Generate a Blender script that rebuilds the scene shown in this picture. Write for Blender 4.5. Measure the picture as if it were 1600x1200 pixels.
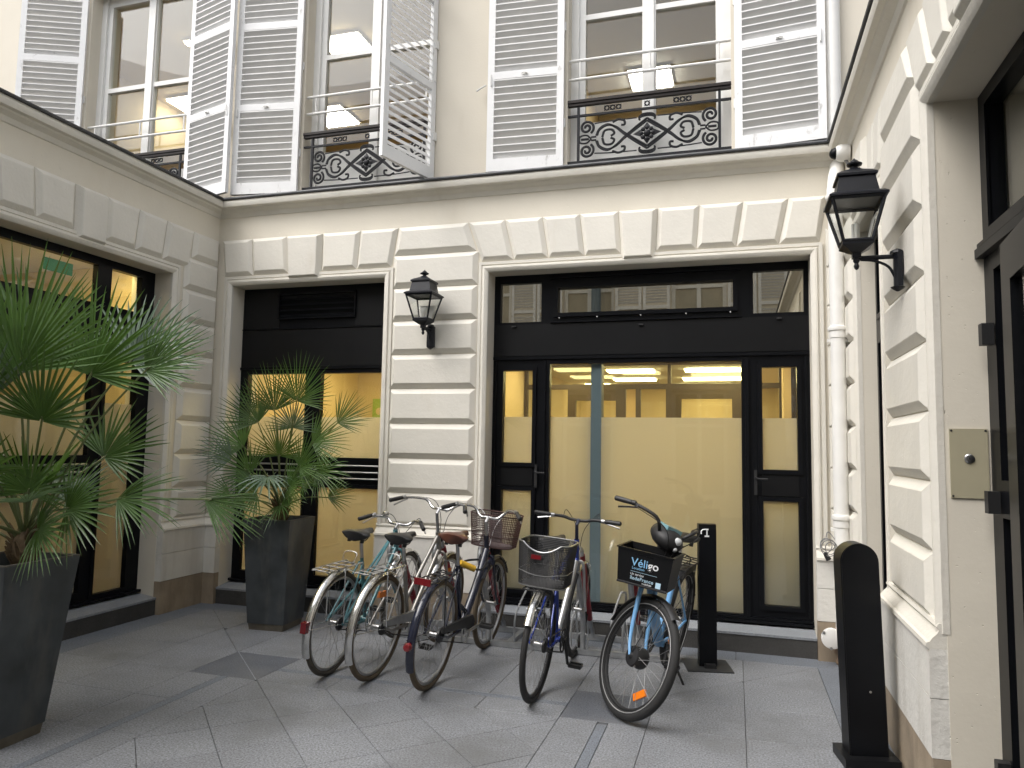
import bpy, bmesh, math, random
from mathutils import Vector, Matrix
random.seed(7)
sc = bpy.context.scene
for o in list(bpy.data.objects): bpy.data.objects.remove(o)
COL = sc.collection
rad = math.radians
W = 5.85                      # courtyard width: left wing face at x=0, right wing face at x=W, rear wall face at y=0

# ---------------------------------------------------------------- camera, sky, sun, exposure
cd = bpy.data.cameras.new('camera'); cam = bpy.data.objects.new('camera', cd); COL.objects.link(cam)
yaw, pit, rol = 0.2946, 0.0856, 0.0177
fw = Vector((-math.sin(yaw)*math.cos(pit), math.cos(yaw)*math.cos(pit), math.sin(pit)))
rt = Vector((math.cos(yaw), math.sin(yaw), 0)); up = rt.cross(fw)
RR = math.cos(rol)*rt + math.sin(rol)*up; UU = -math.sin(rol)*rt + math.cos(rol)*up
m = Matrix((RR, UU, -fw)).transposed().to_4x4(); m.translation = Vector((5.003, -6.136, 1.55))
cam.matrix_world = m
cd.sensor_width = 36; cd.lens = 36*1147.6/1600; cd.clip_end = 200; cd.clip_start = .05
sc.camera = cam
wd = bpy.data.worlds.new('World'); sc.world = wd; wd.use_nodes = True
nt = wd.node_tree; bgn = nt.nodes['Background']
sk = nt.nodes.new('ShaderNodeTexSky'); sk.sky_type = 'NISHITA'; sk.sun_disc = False
SUN_EL, SUN_AZ = rad(55), rad(-138)         # azimuth clockwise from +Y: light comes over the low left wing
sk.sun_elevation = SUN_EL; sk.sun_rotation = SUN_AZ
sk.air_density = 1.0; sk.dust_density = 4.0; sk.ozone_density = 0.6
hs = nt.nodes.new('ShaderNodeHueSaturation'); hs.inputs['Saturation'].default_value = .3   # thin overcast
nt.links.new(sk.outputs[0], hs.inputs['Color']); nt.links.new(hs.outputs[0], bgn.inputs[0]); bgn.inputs[1].default_value = 0.15
sl = bpy.data.lights.new('sun', 'SUN'); sl.energy = 0.75; sl.angle = rad(60); sl.color = (1, .98, .95)
so = bpy.data.objects.new('sun', sl); COL.objects.link(so)
sd = Vector((math.sin(SUN_AZ)*math.cos(SUN_EL), math.cos(SUN_AZ)*math.cos(SUN_EL), math.sin(SUN_EL)))
so.rotation_euler = sd.to_track_quat('Z', 'Y').to_euler(); so.location = (0, -4, 12)
vs = sc.view_settings; vs.view_transform = 'Standard'; vs.look = 'None'; vs.gamma = 1; vs.use_curve_mapping = False
vs.exposure = 1.06
sc.render.engine = 'CYCLES'
cy = sc.cycles; cy.use_denoising = True; cy.max_bounces = 7; cy.diffuse_bounces = 4; cy.glossy_bounces = 3
cy.transmission_bounces = 6; cy.transparent_max_bounces = 24; cy.caustics_reflective = False; cy.caustics_refractive = False
cy.sample_clamp_indirect = 6; cy.use_adaptive_sampling = True; cy.adaptive_threshold = .02

# ---------------------------------------------------------------- helpers
class MB:
    """collects vertices and faces; build() links them as one mesh object"""
    def __init__(s): s.v = []; s.f = []
    def add(s, vs_, fs_):
        b = len(s.v); s.v += [tuple(p) for p in vs_]; s.f += [tuple(b+i for i in f) for f in fs_]; return s
    def box(s, x0, x1, y0, y1, z0, z1, T=None):
        P = [(x, y, z) for x in (x0, x1) for y in (y0, y1) for z in (z0, z1)]
        if T: P = [T(*p) for p in P]
        return s.add(P, [(0,1,3,2),(4,6,7,5),(0,4,5,1),(2,3,7,6),(0,2,6,4),(1,5,7,3)])
    def tube(s, pts, r, n=8, closed=False, cap=True):
        pts = [Vector(p) for p in pts]; N = len(pts)
        rs = r if isinstance(r, (list, tuple)) else [r]*N
        tang = []
        for i in range(N):
            a = pts[(i-1) % N] if (closed or i > 0) else pts[i]
            b = pts[(i+1) % N] if (closed or i < N-1) else pts[i]
            t = b-a; tang.append(t.normalized() if t.length > 1e-9 else Vector((0,0,1)))
        t0 = tang[0]; ref = Vector((0,0,1)) if abs(t0.z) < .9 else Vector((1,0,0))
        u = (ref - t0*ref.dot(t0)).normalized(); b0 = len(s.v)
        for i in range(N):
            t = tang[i]; u = u - t*u.dot(t)
            u = u.normalized() if u.length > 1e-6 else t.orthogonal().normalized()
            w = t.cross(u)
            for k in range(n):
                a = 2*math.pi*k/n; s.v.append(tuple(pts[i] + (u*math.cos(a)+w*math.sin(a))*rs[i]))
        for i in range(N if closed else N-1):
            j = (i+1) % N
            for k in range(n):
                l = (k+1) % n; s.f.append((b0+i*n+k, b0+i*n+l, b0+j*n+l, b0+j*n+k))
        if cap and not closed:
            s.f.append(tuple(b0+k for k in range(n))); s.f.append(tuple(b0+(N-1)*n+k for k in range(n)))
        return s
    def lathe(s, prof, n=16, M=None, ang=0):
        """prof: (radius, z) revolved about z, then placed by matrix M"""
        M = M or Matrix(); b0 = len(s.v); N = len(prof)
        for r, z in prof:
            for k in range(n):
                a = 2*math.pi*k/n+ang; s.v.append(tuple(M @ Vector((r*math.cos(a), r*math.sin(a), z))))
        for i in range(N-1):
            for k in range(n):
                l = (k+1) % n; s.f.append((b0+i*n+k, b0+i*n+l, b0+(i+1)*n+l, b0+(i+1)*n+k))
        s.f.append(tuple(b0+k for k in range(n))); s.f.append(tuple(b0+(N-1)*n+k for k in range(n)))
        return s
    def torus(s, c, ax, R, r, n=40, k=8, sx=1):
        ax = Vector(ax).normalized(); u = ax.orthogonal().normalized(); w = ax.cross(u); c = Vector(c); b0 = len(s.v)
        for i in range(n):
            a = 2*math.pi*i/n; d = u*math.cos(a)+w*math.sin(a)
            for j in range(k):
                b = 2*math.pi*j/k; s.v.append(tuple(c + d*(R+r*math.cos(b)) + ax*(r*sx*math.sin(b))))
        for i in range(n):
            for j in range(k):
                i2 = (i+1) % n; j2 = (j+1) % k
                s.f.append((b0+i*k+j, b0+i2*k+j, b0+i2*k+j2, b0+i*k+j2))
        return s
    def prism(s, poly, h0, h1, T):
        """poly of (a,b) extruded from h0 to h1; T(a,b,h) -> world"""
        n = len(poly)
        P = [T(a, b, h0) for a, b in poly]+[T(a, b, h1) for a, b in poly]
        return s.add(P, [tuple(range(n)), tuple(range(n, 2*n))]+[(i, (i+1) % n, n+(i+1) % n, n+i) for i in range(n)])
    def panel(s, s0, s1, z0, z1, d0, d1, holes, T):
        """slab s0..s1 x z0..z1 from depth d0 (back) to d1 (front) with rectangular holes"""
        S = sorted({s0, s1, *[h[i] for h in holes for i in (0, 1)]}); S = [a for a in S if s0 <= a <= s1]
        Z = sorted({z0, z1, *[h[i] for h in holes for i in (2, 3)]}); Z = [a for a in Z if z0 <= a <= z1]
        def solid(i, j):
            if i < 0 or j < 0 or i >= len(S)-1 or j >= len(Z)-1: return False
            a, b = (S[i]+S[i+1])/2, (Z[j]+Z[j+1])/2
            return not any(h[0] < a < h[1] and h[2] < b < h[3] for h in holes)
        ix = {}
        def V(i, j, d):
            k = (i, j, d)
            if k not in ix: ix[k] = len(s.v); s.v.append(tuple(T(S[i], d, Z[j])))
            return ix[k]
        for i in range(len(S)-1):
            for j in range(len(Z)-1):
                if not solid(i, j): continue
                s.f.append((V(i,j,d1), V(i+1,j,d1), V(i+1,j+1,d1), V(i,j+1,d1)))
                s.f.append((V(i,j,d0), V(i,j+1,d0), V(i+1,j+1,d0), V(i+1,j,d0)))
                for di, dj, a, b in ((-1,0,(i,j),(i,j+1)), (1,0,(i+1,j),(i+1,j+1)), (0,-1,(i,j),(i+1,j)), (0,1,(i,j+1),(i+1,j+1))):
                    if not solid(i+di, j+dj):
                        s.f.append((V(*a,d0), V(*b,d0), V(*b,d1), V(*a,d1)))
        return s
    def xf(s, M): s.v = [tuple(M @ Vector(p)) for p in s.v]; return s
    def mesh(s, name, mat, smooth=False, ang=40):
        me = bpy.data.meshes.new(name); me.from_pydata(s.v, [], s.f)
        bm = bmesh.new(); bm.from_mesh(me); bmesh.ops.recalc_face_normals(bm, faces=bm.faces)
        if smooth:
            for f in bm.faces: f.smooth = True
            ca = rad(ang)
            for e in bm.edges:
                if len(e.link_faces) == 2 and e.calc_face_angle(0) > ca: e.smooth = False
        bm.to_mesh(me); bm.free()
        me.materials.append(mat); return me
    def build(s, name, mat, parent=None, smooth=False, ang=40): return put(name, s.mesh(name, mat, smooth, ang), parent)
def put(name, me, parent=None, loc=None, rot=None):
    o = bpy.data.objects.new(name, me); COL.objects.link(o)
    if parent: o.parent = parent
    if loc: o.location = loc
    if rot: o.rotation_euler = rot
    return o
def tag(o, label=None, cat=None, group=None, kind=None):
    if label: o['label'] = label
    if cat: o['category'] = cat
    if group: o['group'] = group
    if kind: o['kind'] = kind
    return o
def thing(name, label, cat, group=None, M=None, loc=None):
    o = bpy.data.objects.new(name, None); COL.objects.link(o); o.empty_display_size = .2
    if M: o.matrix_world = M
    if loc: o.location = loc
    return tag(o, label, cat, group)
def spline(P, n=6, closed=False):
    P = [Vector(p) for p in P]; N = len(P); out = []
    for i in range(N if closed else N-1):
        p0 = P[(i-1) % N] if (closed or i > 0) else P[0]*2-P[1]
        p1 = P[i]; p2 = P[(i+1) % N]
        p3 = P[(i+2) % N] if (closed or i < N-2) else P[-1]*2-P[-2]
        for k in range(n):
            t = k/n
            out.append(.5*((2*p1)+(p2-p0)*t+(2*p0-5*p1+4*p2-p3)*t*t+(3*p1-p0-3*p2+p3)*t**3))
    if not closed: out.append(P[-1])
    return out
def inset(poly, g):
    """offset a convex polygon inwards"""
    n = len(poly); A = sum(poly[i][0]*poly[(i+1) % n][1]-poly[(i+1) % n][0]*poly[i][1] for i in range(n)); sg = 1 if A > 0 else -1
    L = []
    for i in range(n):
        a = Vector(poly[i]); b = Vector(poly[(i+1) % n]); d = (b-a).normalized(); nr = Vector((-d.y, d.x))*sg
        L.append((a+nr*g, d))
    out = []
    for i in range(n):
        (p, d), (q, e) = L[i-1], L[i]
        det = d.x*e.y-d.y*e.x
        t = ((q-p).x*e.y-(q-p).y*e.x)/det if abs(det) > 1e-9 else 0
        r = p+d*t; out.append((r.x, r.y))
    return out
def block(T, poly, dep=.04, bev=.044, gap=.003, base=0.0):
    """a stone with bevelled margins: poly in (s,z), standing dep proud of the wall"""
    p0 = inset(poly, gap); p2 = inset(poly, bev); p3 = inset(poly, bev+.006); n = len(poly); mb = MB()
    rings = [(p0, base-.02), (p0, base+.006), (p2, base+dep-.003), (p3, base+dep)]
    V = [T(a, d, b) for p, d in rings for a, b in p]
    F = [tuple(range(n)), tuple(range(3*n, 4*n))]
    for k in range(3): F += [(k*n+i, k*n+(i+1) % n, (k+1)*n+(i+1) % n, (k+1)*n+i) for i in range(n)]
    return mb.add(V, F)
TB = lambda s, d, z: (s, -d, z)
TL = lambda s, d, z: (d, s, z)
TR = lambda s, d, z: (W-d, s, z)

# ---------------------------------------------------------------- materials
MT = {}
def pm(name, col, rough=.5, metal=0., var=0., vsc=6., bump=0., bsc=80., objvar=0., spec=.5, coat=0., bump2=0., b2sc=9., speck=None, stain=None, local=False, pits=0.):
    mt = bpy.data.materials.new(name); mt.use_nodes = True; n = mt.node_tree; N = n.nodes; Lk = n.links.new
    b = N['Principled BSDF']; b.inputs['Roughness'].default_value = rough; b.inputs['Metallic'].default_value = metal
    b.inputs['Specular IOR Level'].default_value = spec; b.inputs['Coat Weight'].default_value = coat
    b.inputs['Base Color'].default_value = (*col, 1)
    MT[name] = mt
    if local:
        tc = N.new('ShaderNodeTexCoord'); pos = tc.outputs['Object']
    else:
        ge = N.new('ShaderNodeNewGeometry'); pos = ge.outputs['Position']
    def noise(scale, det=4, rg=.55, vec=None):
        q = N.new('ShaderNodeTexNoise'); q.inputs['Scale'].default_value = scale; q.inputs['Detail'].default_value = det
        q.inputs['Roughness'].default_value = rg; Lk(vec or pos, q.inputs['Vector']); return q.outputs['Fac']
    def ramp(fac, lo, hi, a, c):
        r = N.new('ShaderNodeMapRange'); Lk(fac, r.inputs[0])
        for i, x in zip((1, 2, 3, 4), (lo, hi, a, c)): r.inputs[i].default_value = x
        return r.outputs[0]
    def mul(colsock, fac):
        v = N.new('ShaderNodeVectorMath'); v.operation = 'SCALE'
        if isinstance(colsock, tuple): v.inputs[0].default_value = colsock
        else: Lk(colsock, v.inputs[0])
        Lk(fac, v.inputs['Scale']); return v.outputs[0]
    c = tuple(col)
    if var:
        c = mul(c, ramp(noise(vsc, 3), .25, .75, 1-var, 1+var))
    if objvar:
        oi = N.new('ShaderNodeObjectInfo'); c = mul(c, ramp(oi.outputs['Random'], 0, 1, 1-objvar, 1+objvar))
    if speck:            # (scale, amount): grains of a granite
        c = mul(c, ramp(noise(speck[0], 2, .8), .32, .68, 1-speck[1], 1+speck[1]))
    if stain:            # (colour, scale, low, high, strength): dirt with a shape of its own
        mx = N.new('ShaderNodeMix'); mx.data_type = 'RGBA'
        mp = N.new('ShaderNodeVectorMath'); mp.operation = 'MULTIPLY'; Lk(pos, mp.inputs[0]); mp.inputs[1].default_value = stain[5] if len(stain) > 5 else (1, 1, .35)
        Lk(ramp(noise(stain[1], 4, .65, mp.outputs[0]), stain[2], stain[3], 0, stain[4]), mx.inputs[0])
        if isinstance(c, tuple): mx.inputs[6].default_value = (*c, 1)
        else: Lk(c, mx.inputs[6])
        mx.inputs[7].default_value = (*stain[0], 1); c = mx.outputs[2]
    if not isinstance(c, tuple): Lk(c, b.inputs['Base Color'])
    def pit(h):         # small blow-holes in old plaster
        vo = N.new('ShaderNodeTexVoronoi'); vo.inputs['Scale'].default_value = 48; Lk(pos, vo.inputs['Vector'])
        hole = ramp(vo.outputs['Distance'], .02, .17, -pits, 0); msk = ramp(noise(17, 4), .54, .62, 0, 1)
        mm = N.new('ShaderNodeMath'); mm.operation = 'MULTIPLY'; Lk(hole, mm.inputs[0]); Lk(msk, mm.inputs[1])
        aa = N.new('ShaderNodeMath'); aa.operation = 'ADD'; Lk(h, aa.inputs[0]); Lk(mm.outputs[0], aa.inputs[1]); return aa.outputs[0]
    if bump or bump2:
        bp = N.new('ShaderNodeBump'); bp.inputs['Distance'].default_value = .01; bp.inputs['Strength'].default_value = 1
        if bump and bump2:
            ad = N.new('ShaderNodeMath'); ad.operation = 'ADD'
            Lk(ramp(noise(bsc, 3), 0, 1, 0, bump), ad.inputs[0]); Lk(ramp(noise(b2sc, 4), 0, 1, 0, bump2), ad.inputs[1]); Lk(pit(ad.outputs[0]) if pits else ad.outputs[0], bp.inputs['Height'])
        else: Lk(ramp(noise(bsc if bump else b2sc, 4), 0, 1, 0, bump or bump2), bp.inputs['Height'])
        Lk(bp.outputs[0], b.inputs['Normal'])
    return mt
def emit(name, col, st):
    mt = pm(name, (.8,.8,.8)); b = mt.node_tree.nodes['Principled BSDF']
    b.inputs['Emission Color'].default_value = (*col, 1); b.inputs['Emission Strength'].default_value = st
def glassy(name, tint=(1,1,1), ior=1.5, rough=0.0, gl=(1,1,1)):
    mt = bpy.data.materials.new(name); mt.use_nodes = True; n = mt.node_tree; N = n.nodes; N.remove(N['Principled BSDF']); MT[name] = mt
    t = N.new('ShaderNodeBsdfTransparent'); t.inputs[0].default_value = (*tint, 1); g = N.new('ShaderNodeBsdfGlossy'); g.inputs['Roughness'].default_value = rough
    f = N.new('ShaderNodeFresnel'); ge = N.new('ShaderNodeNewGeometry'); r = N.new('ShaderNodeMapRange'); n.links.new(ge.outputs['Backfacing'], r.inputs[0]); r.inputs[3].default_value = ior; r.inputs[4].default_value = 1/ior; n.links.new(r.outputs[0], f.inputs[0]); mx = N.new('ShaderNodeMixShader'); g.inputs[0].default_value = (*gl, 1)
    n.links.new(f.outputs[0], mx.inputs[0]); n.links.new(t.outputs[0], mx.inputs[1]); n.links.new(g.outputs[0], mx.inputs[2])
    n.links.new(mx.outputs[0], N['Material Output'].inputs[0])
def film(name, refl, trans, fac):
    mt = bpy.data.materials.new(name); mt.use_nodes = True; n = mt.node_tree; N = n.nodes; N.remove(N['Principled BSDF']); MT[name] = mt
    a = N.new('ShaderNodeBsdfDiffuse'); a.inputs[0].default_value = (*refl, 1); t = N.new('ShaderNodeBsdfTranslucent'); t.inputs[0].default_value = (*trans, 1)
    mx = N.new('ShaderNodeMixShader'); mx.inputs[0].default_value = fac
    n.links.new(a.outputs[0], mx.inputs[1]); n.links.new(t.outputs[0], mx.inputs[2]); n.links.new(mx.outputs[0], N['Material Output'].inputs[0])
def leafmat(name, col, tr):
    mt = pm(name, col, .42, var=.3, vsc=9, objvar=.3, local=True, spec=.6); n = mt.node_tree; N = n.nodes
    t = N.new('ShaderNodeBsdfTranslucent'); t.inputs[0].default_value = (*tr, 1); mx = N.new('ShaderNodeMixShader'); mx.inputs[0].default_value = .25
    b = N['Principled BSDF']; n.links.new(b.outputs[0], mx.inputs[1]); n.links.new(t.outputs[0], mx.inputs[2]); n.links.new(mx.outputs[0], N['Material Output'].inputs[0])
CREAM = (.70, .65, .55)
pm('render', CREAM, .75, var=.05, vsc=1.6, bump=.08, bsc=45, bump2=.25, b2sc=5, stain=((.52,.45,.34), 1.3, .55, .8, .35), pits=.4)
pm('stone_block', (.70,.67,.60), .72, var=.045, vsc=3, bump=.2, bsc=34, bump2=.3, b2sc=11, pits=.3, objvar=.03, stain=((.55,.49,.39), 5, .62, .8, .3))
pm('moulding', (.69,.658,.585), .7, var=.05, vsc=4, bump=.18, bsc=40, bump2=.28, b2sc=10, stain=((.5,.45,.36), 4, .6, .85, .4))
pm('upper_render', (.66,.61,.515), .8, var=.04, vsc=1.5, bump=.1, bsc=60, stain=((.5,.44,.35), 2.2, .58, .85, .45, (1,1,.2)))
pm('base_stone', (.69,.67,.62), .8, var=.07, vsc=4, bump=.4, bsc=30, bump2=.35, b2sc=9, pits=.5, stain=((.38,.34,.28), 3, .55, .8, .5, (1,1,.15)))
pm('plinth_stone', (.33,.265,.19), .7, var=.22, vsc=5, bump=.15, bsc=60, stain=((.15,.12,.09), 4, .5, .75, .6))
pm('zinc', (.07,.072,.075), .5, metal=.6, var=.25, vsc=5)
pm('granite', (.198,.206,.22), .6, var=.14, vsc=1.3, speck=(95, .55), objvar=.07, bump=.05, bsc=200, stain=((.125,.127,.128), 1.5, .48, .74, .8, (1,1,1)))
pm('granite_dark', (.105,.115,.135), .55, var=.1, vsc=3, speck=(110, .6), objvar=.06, stain=((.17,.17,.17), 2, .45, .75, .6, (1,1,1)))
pm('granite_border', (.15,.165,.188), .58, var=.12, vsc=2, speck=(110, .5), objvar=.05, stain=((.1,.1,.1), 2, .55, .8, .6, (1,1,1)))
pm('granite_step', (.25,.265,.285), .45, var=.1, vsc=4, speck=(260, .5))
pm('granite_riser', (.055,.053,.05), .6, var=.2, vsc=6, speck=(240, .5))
pm('joint', (.075,.074,.07), .9, var=.2, vsc=8)
pm('black_frame', (.0055,.006,.0075), .3, var=.15, vsc=5, spec=.14)
pm('black_panel', (.007,.0072,.008), .4, var=.12, vsc=3, spec=.2)
pm('white_paint', (.76,.755,.73), .5, var=.04, vsc=6, bump=.06, bsc=60, stain=((.42,.4,.36), 7, .66, .8, .7))
pm('shutter_paint', (.77,.77,.765), .5, var=.04, vsc=5, bump=.1, bsc=50, stain=((.33,.315,.29), 11, .61, .72, .75, (1,1,.45)))
pm('slat_paint', (.75,.745,.735), .55, var=.05, vsc=9, objvar=.04, stain=((.38,.36,.33), 12, .68, .8, .6))
pm('iron', (.008,.0085,.011), .5, spec=.25, var=.2, vsc=20, bump=.1, bsc=90)
pm('handrail', (.016,.011,.009), .5, spec=.3, var=.3, vsc=9)
pm('lantern_black', (.007,.008,.012), .4, spec=.3, var=.15, vsc=20)
pm('frost_white', (.75,.74,.7), .5)
pm('planter_zinc', (.062,.07,.076), .45, metal=.3, var=.4, vsc=4, bump=.05, bsc=30, stain=((.15,.145,.13), 6, .5, .75, .55, (1,1,.3)))
pm('planter_rim', (.085,.08,.075), .55, metal=.3, var=.25, vsc=9)
pm('planter_foot', (.13,.115,.09), .6, metal=.2, var=.3, vsc=12)
pm('soil', (.035,.026,.018), .95, bump=1, bsc=40)
pm('palm_trunk', (.11,.075,.04), .85, var=.4, vsc=30, bump=.6, bsc=60)
pm('petiole', (.10,.125,.045), .5, var=.2, vsc=8)
leafmat('palm_leaf', (.056,.118,.025), (.13,.24,.03))
leafmat('palm_leaf_pale', (.105,.16,.11), (.14,.22,.08))
glassy('glass', (.93,.95,.93)); glassy('mirror_glass', (.6,.62,.6), 5.0, gl=(1,.93,.78)); glassy('lantern_glass', (.93,.94,.93)); glassy('dome_glass', (.04,.04,.05))
film('frosted', (.52,.50,.45), (.86,.83,.80), .76)
pm('chrome', (.62,.62,.61), .22, metal=1, var=.12, vsc=25)
pm('alloy', (.45,.45,.45), .35, metal=1, var=.15, vsc=20)
pm('galvanised', (.40,.41,.42), .48, metal=.8, var=.18, vsc=18, bump=.04, bsc=120)
pm('black_plastic', (.015,.015,.016), .5); pm('black_rubber', (.016,.016,.016), .75, bump=.1, bsc=200, local=True)
pm('tan_tyre', (.105,.08,.052), .8, var=.2, vsc=9, local=True); pm('grey_tyre', (.075,.066,.053), .8, var=.25, vsc=9, local=True)
pm('teal_paint', (.06,.18,.205), .33, coat=.4, var=.1, vsc=10); pm('champagne_paint', (.30,.285,.26), .32, metal=.7, coat=.4)
pm('navy_paint', (.006,.009,.026), .26, coat=.5); pm('blue_paint', (.02,.045,.28), .25, metal=.2, coat=.5); pm('silver_paint', (.5,.5,.5), .3, metal=.7)
pm('sky_paint', (.17,.39,.68), .33, coat=.3); pm('red_sleeve', (.25,.012,.022), .45, var=.1, vsc=20); pm('wine_paint', (.12,.012,.018), .35)
pm('brown_leather', (.075,.024,.013), .3, var=.2, vsc=15, coat=.3); pm('black_leather', (.012,.012,.013), .42)
pm('red_lens', (.15,.005,.009), .18, coat=.6); pm('orange_lens', (.75,.19,.012), .22, coat=.5); pm('yellow_plastic', (.62,.37,.03), .42)
pm('clear_lens', (.7,.72,.74), .12, coat=.6); pm('mesh_black', (.012,.012,.013), .5); pm('mesh_wine', (.055,.024,.022), .5)
pm('print_white', (.82,.83,.84), .6); pm('print_blue', (.28,.56,.84), .6); pm('print_pale', (.48,.68,.82), .6)
pm('screen_teal', (.20,.36,.40), .15, coat=.6)
pm('beige_plate', (.40,.365,.255), .4, metal=.0, var=.05, vsc=9); pm('steel', (.5,.5,.5), .3, metal=1); pm('spoke', (.30,.30,.30), .55, metal=.5); pm('band_grey', (.34,.34,.34), .5)
pm('pvc_white', (.78,.77,.74), .4, var=.05, vsc=5, stain=((.5,.46,.4), 6, .62, .82, .5)); pm('pipe_foot', (.30,.21,.14), .7, var=.2, vsc=20)
pm('cable_grey', (.2,.2,.2), .6)
pm('warm_wall', (.60,.48,.29), .8, var=.04, vsc=2); pm('room_floor', (.25,.2,.15), .6); pm('room_white', (.75,.72,.66), .8); pm('upper_room', (.52,.40,.22), .8, var=.05, vsc=1.5); pm('plenum_shade', (.06,.055,.045), .9); pm('brown_frame', (.055,.038,.024), .5)
pm('green_print', (.30,.42,.10), .6); pm('orange_print', (.72,.36,.1), .6); pm('exit_green', (.02,.32,.11), .5); pm('grey_blue', (.13,.17,.20), .5)
pm('curtain', (.46,.42,.33), .8, var=.1, vsc=3); pm('carton', (.42,.29,.18), .8)
emit('warm_panel', (1, .80, .36), 9.0); emit('cool_panel', (1, .95, .84), 11.0); emit('spot_bulb', (1, .85, .55), 12)

# ---------------------------------------------------------------- ground: granite slabs laid round a field of diamonds
gr = MB().add([(-30,-30,-.009),(36,-30,-.009),(36,30,-.009),(-30,30,-.009)], [(0,1,2,3)]).build('ground', MT['joint'])
tag(gr, 'grey granite courtyard paving with dark inlaid squares', 'ground', kind='structure')
def clip(poly, a, b, c):
    """keep a*x+b*y<=c"""
    out = []
    for i in range(len(poly)):
        p, q = poly[i], poly[(i+1) % len(poly)]; fp, fq = a*p[0]+b*p[1]-c, a*q[0]+b*q[1]-c
        if fp <= 0: out.append(p)
        if (fp < 0 < fq) or (fq < 0 < fp):
            t = fp/(fp-fq); out.append((p[0]+(q[0]-p[0])*t, p[1]+(q[1]-p[1])*t))
    return out
def area(p): return abs(sum(p[i][0]*p[(i+1) % len(p)][1]-p[(i+1) % len(p)][0]*p[i][1] for i in range(len(p))))/2
def slab(poly, mat, nm='slab', g=.0016):
    q = []
    for p in poly:
        if not q or (Vector(p)-Vector(q[-1])).length > 1e-4: q.append(p)
    if len(q) > 2 and (Vector(q[0])-Vector(q[-1])).length < 1e-4: q.pop()
    if len(q) < 3 or area(q) < .004: return
    p0 = inset(q, g); p1 = inset(q, g+.0015); n = len(q); z = random.uniform(-.0006, .0006)
    V = [(a, b, -.03) for a, b in p0]+[(a, b, z-.0015) for a, b in p0]+[(a, b, z) for a, b in p1]
    F = [tuple(range(2*n, 3*n))]+[(k*n+i, k*n+(i+1) % n, (k+1)*n+(i+1) % n, (k+1)*n+i) for k in (0, 1) for i in range(n)]
    MB().add(V, F).build(nm, MT[mat], gr)
def rc(x0, x1, y0, y1): return [(x0, y0), (x1, y0), (x1, y1), (x0, y1)]
YE = -4.42
# border along the walls
xs = [0.0, 1.0, 2.0, 3.0, 4.0, 5.0, W]
for a, b in zip(xs, xs[1:]): slab(rc(max(a, .0), b, -.26, .0), 'granite_border', 'border_slab')
ys = [-.26, -1.25, -2.25, -3.3, YE]
for a, b in zip(ys, ys[1:]):
    slab(rc(.0, .30, b, a), 'granite_border', 'border_slab'); slab(rc(5.565, W, b, a), 'granite_border', 'border_slab')
# dark squares and the thin dark strips that join them
slab(rc(1.46, 1.99, -1.865, -1.345), 'granite_dark', 'dark_slab'); slab(rc(4.02, 4.52, -1.835, -1.31), 'granite_dark', 'dark_slab')
for a, b in ((1.99, 3.01), (3.01, 4.02)): slab(rc(a, b, -1.642, -1.588), 'granite_border', 'inlay_strip')
for a, b in ((-1.865, -2.9), (-2.9, YE)):
    slab(rc(1.715, 1.775, b, a), 'granite_border', 'inlay_strip'); slab(rc(4.245, 4.305, b, min(a, -1.835)), 'granite_border', 'inlay_strip')
# rear band, cut by the mitres running out of the two corners
cx = [.30, .95, 1.46, 1.99, 2.51, 3.01, 3.51, 4.02, 4.52, 5.05, 5.565]
for yb, yt in ((-.80, -.26), (-1.345, -.80)):
    for a, b in zip(cx, cx[1:]):
        P = rc(a, b, yb, yt); P = clip(P, -1, -1, -.105); slab(clip(P, 1, -1, 5.83), 'granite')
for a, b in zip(cx[3:7], cx[4:8]):
    slab(rc(a, b, -1.585, -1.345), 'granite'); slab(rc(a, b, -1.865, -1.645), 'granite')
# side bands
ly = [-.26, -.80, -1.30, -1.82, -2.33, -2.84, -3.35, -3.86, YE]
for yt, yb in zip(ly, ly[1:]):
    for a, b in ((.30, .90), (.90, 1.46)):
        slab(clip(rc(a, b, yb, yt), 1, 1, .105), 'granite')
    for a, b in ((4.52, 5.05), (5.05, 5.565)):
        slab(clip(rc(a, b, yb, yt), -1, 1, -5.83), 'granite')
    if yb < -1.9:
        t = min(yt, -1.865)
        for a, b in ((1.46, 1.715), (1.775, 1.99)): slab(rc(a, b, yb, t), 'granite')
        for a, b in ((4.02, 4.245), (4.305, 4.52)): slab(rc(a, b, yb, min(yt, -1.835)), 'granite')
dv = Vector((1,-.973,0)).normalized(); dn = Vector((dv.y,-dv.x,0))*.003
MB().add([tuple(Vector((x,y,.0012))+q) for x, y in ((1.463,-1.348),(1.988,-1.862)) for q in (dn,-dn)], [(0,1,3,2)]).build('mortar_line', MT['granite_step'], gr)
# the field of diamonds
for i in range(-9, 12):
    for j in range(-2, 16):
        u0, v0 = .13+.512*i, 3.88+.505*j     # x+y and x-y of the joints
        P = [((u+v)/2, (u-v)/2) for u, v in ((u0, v0), (u0+.512, v0), (u0+.512, v0+.505), (u0, v0+.505))]
        P = clip(P, -1, 0, -1.99); P = clip(P, 1, 0, 4.02) if P else P; P = clip(P, 0, 1, -1.865) if P else P; P = clip(P, 0, -1, -YE) if P else P
        if len(P) >= 3: slab(P, 'granite')

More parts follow.
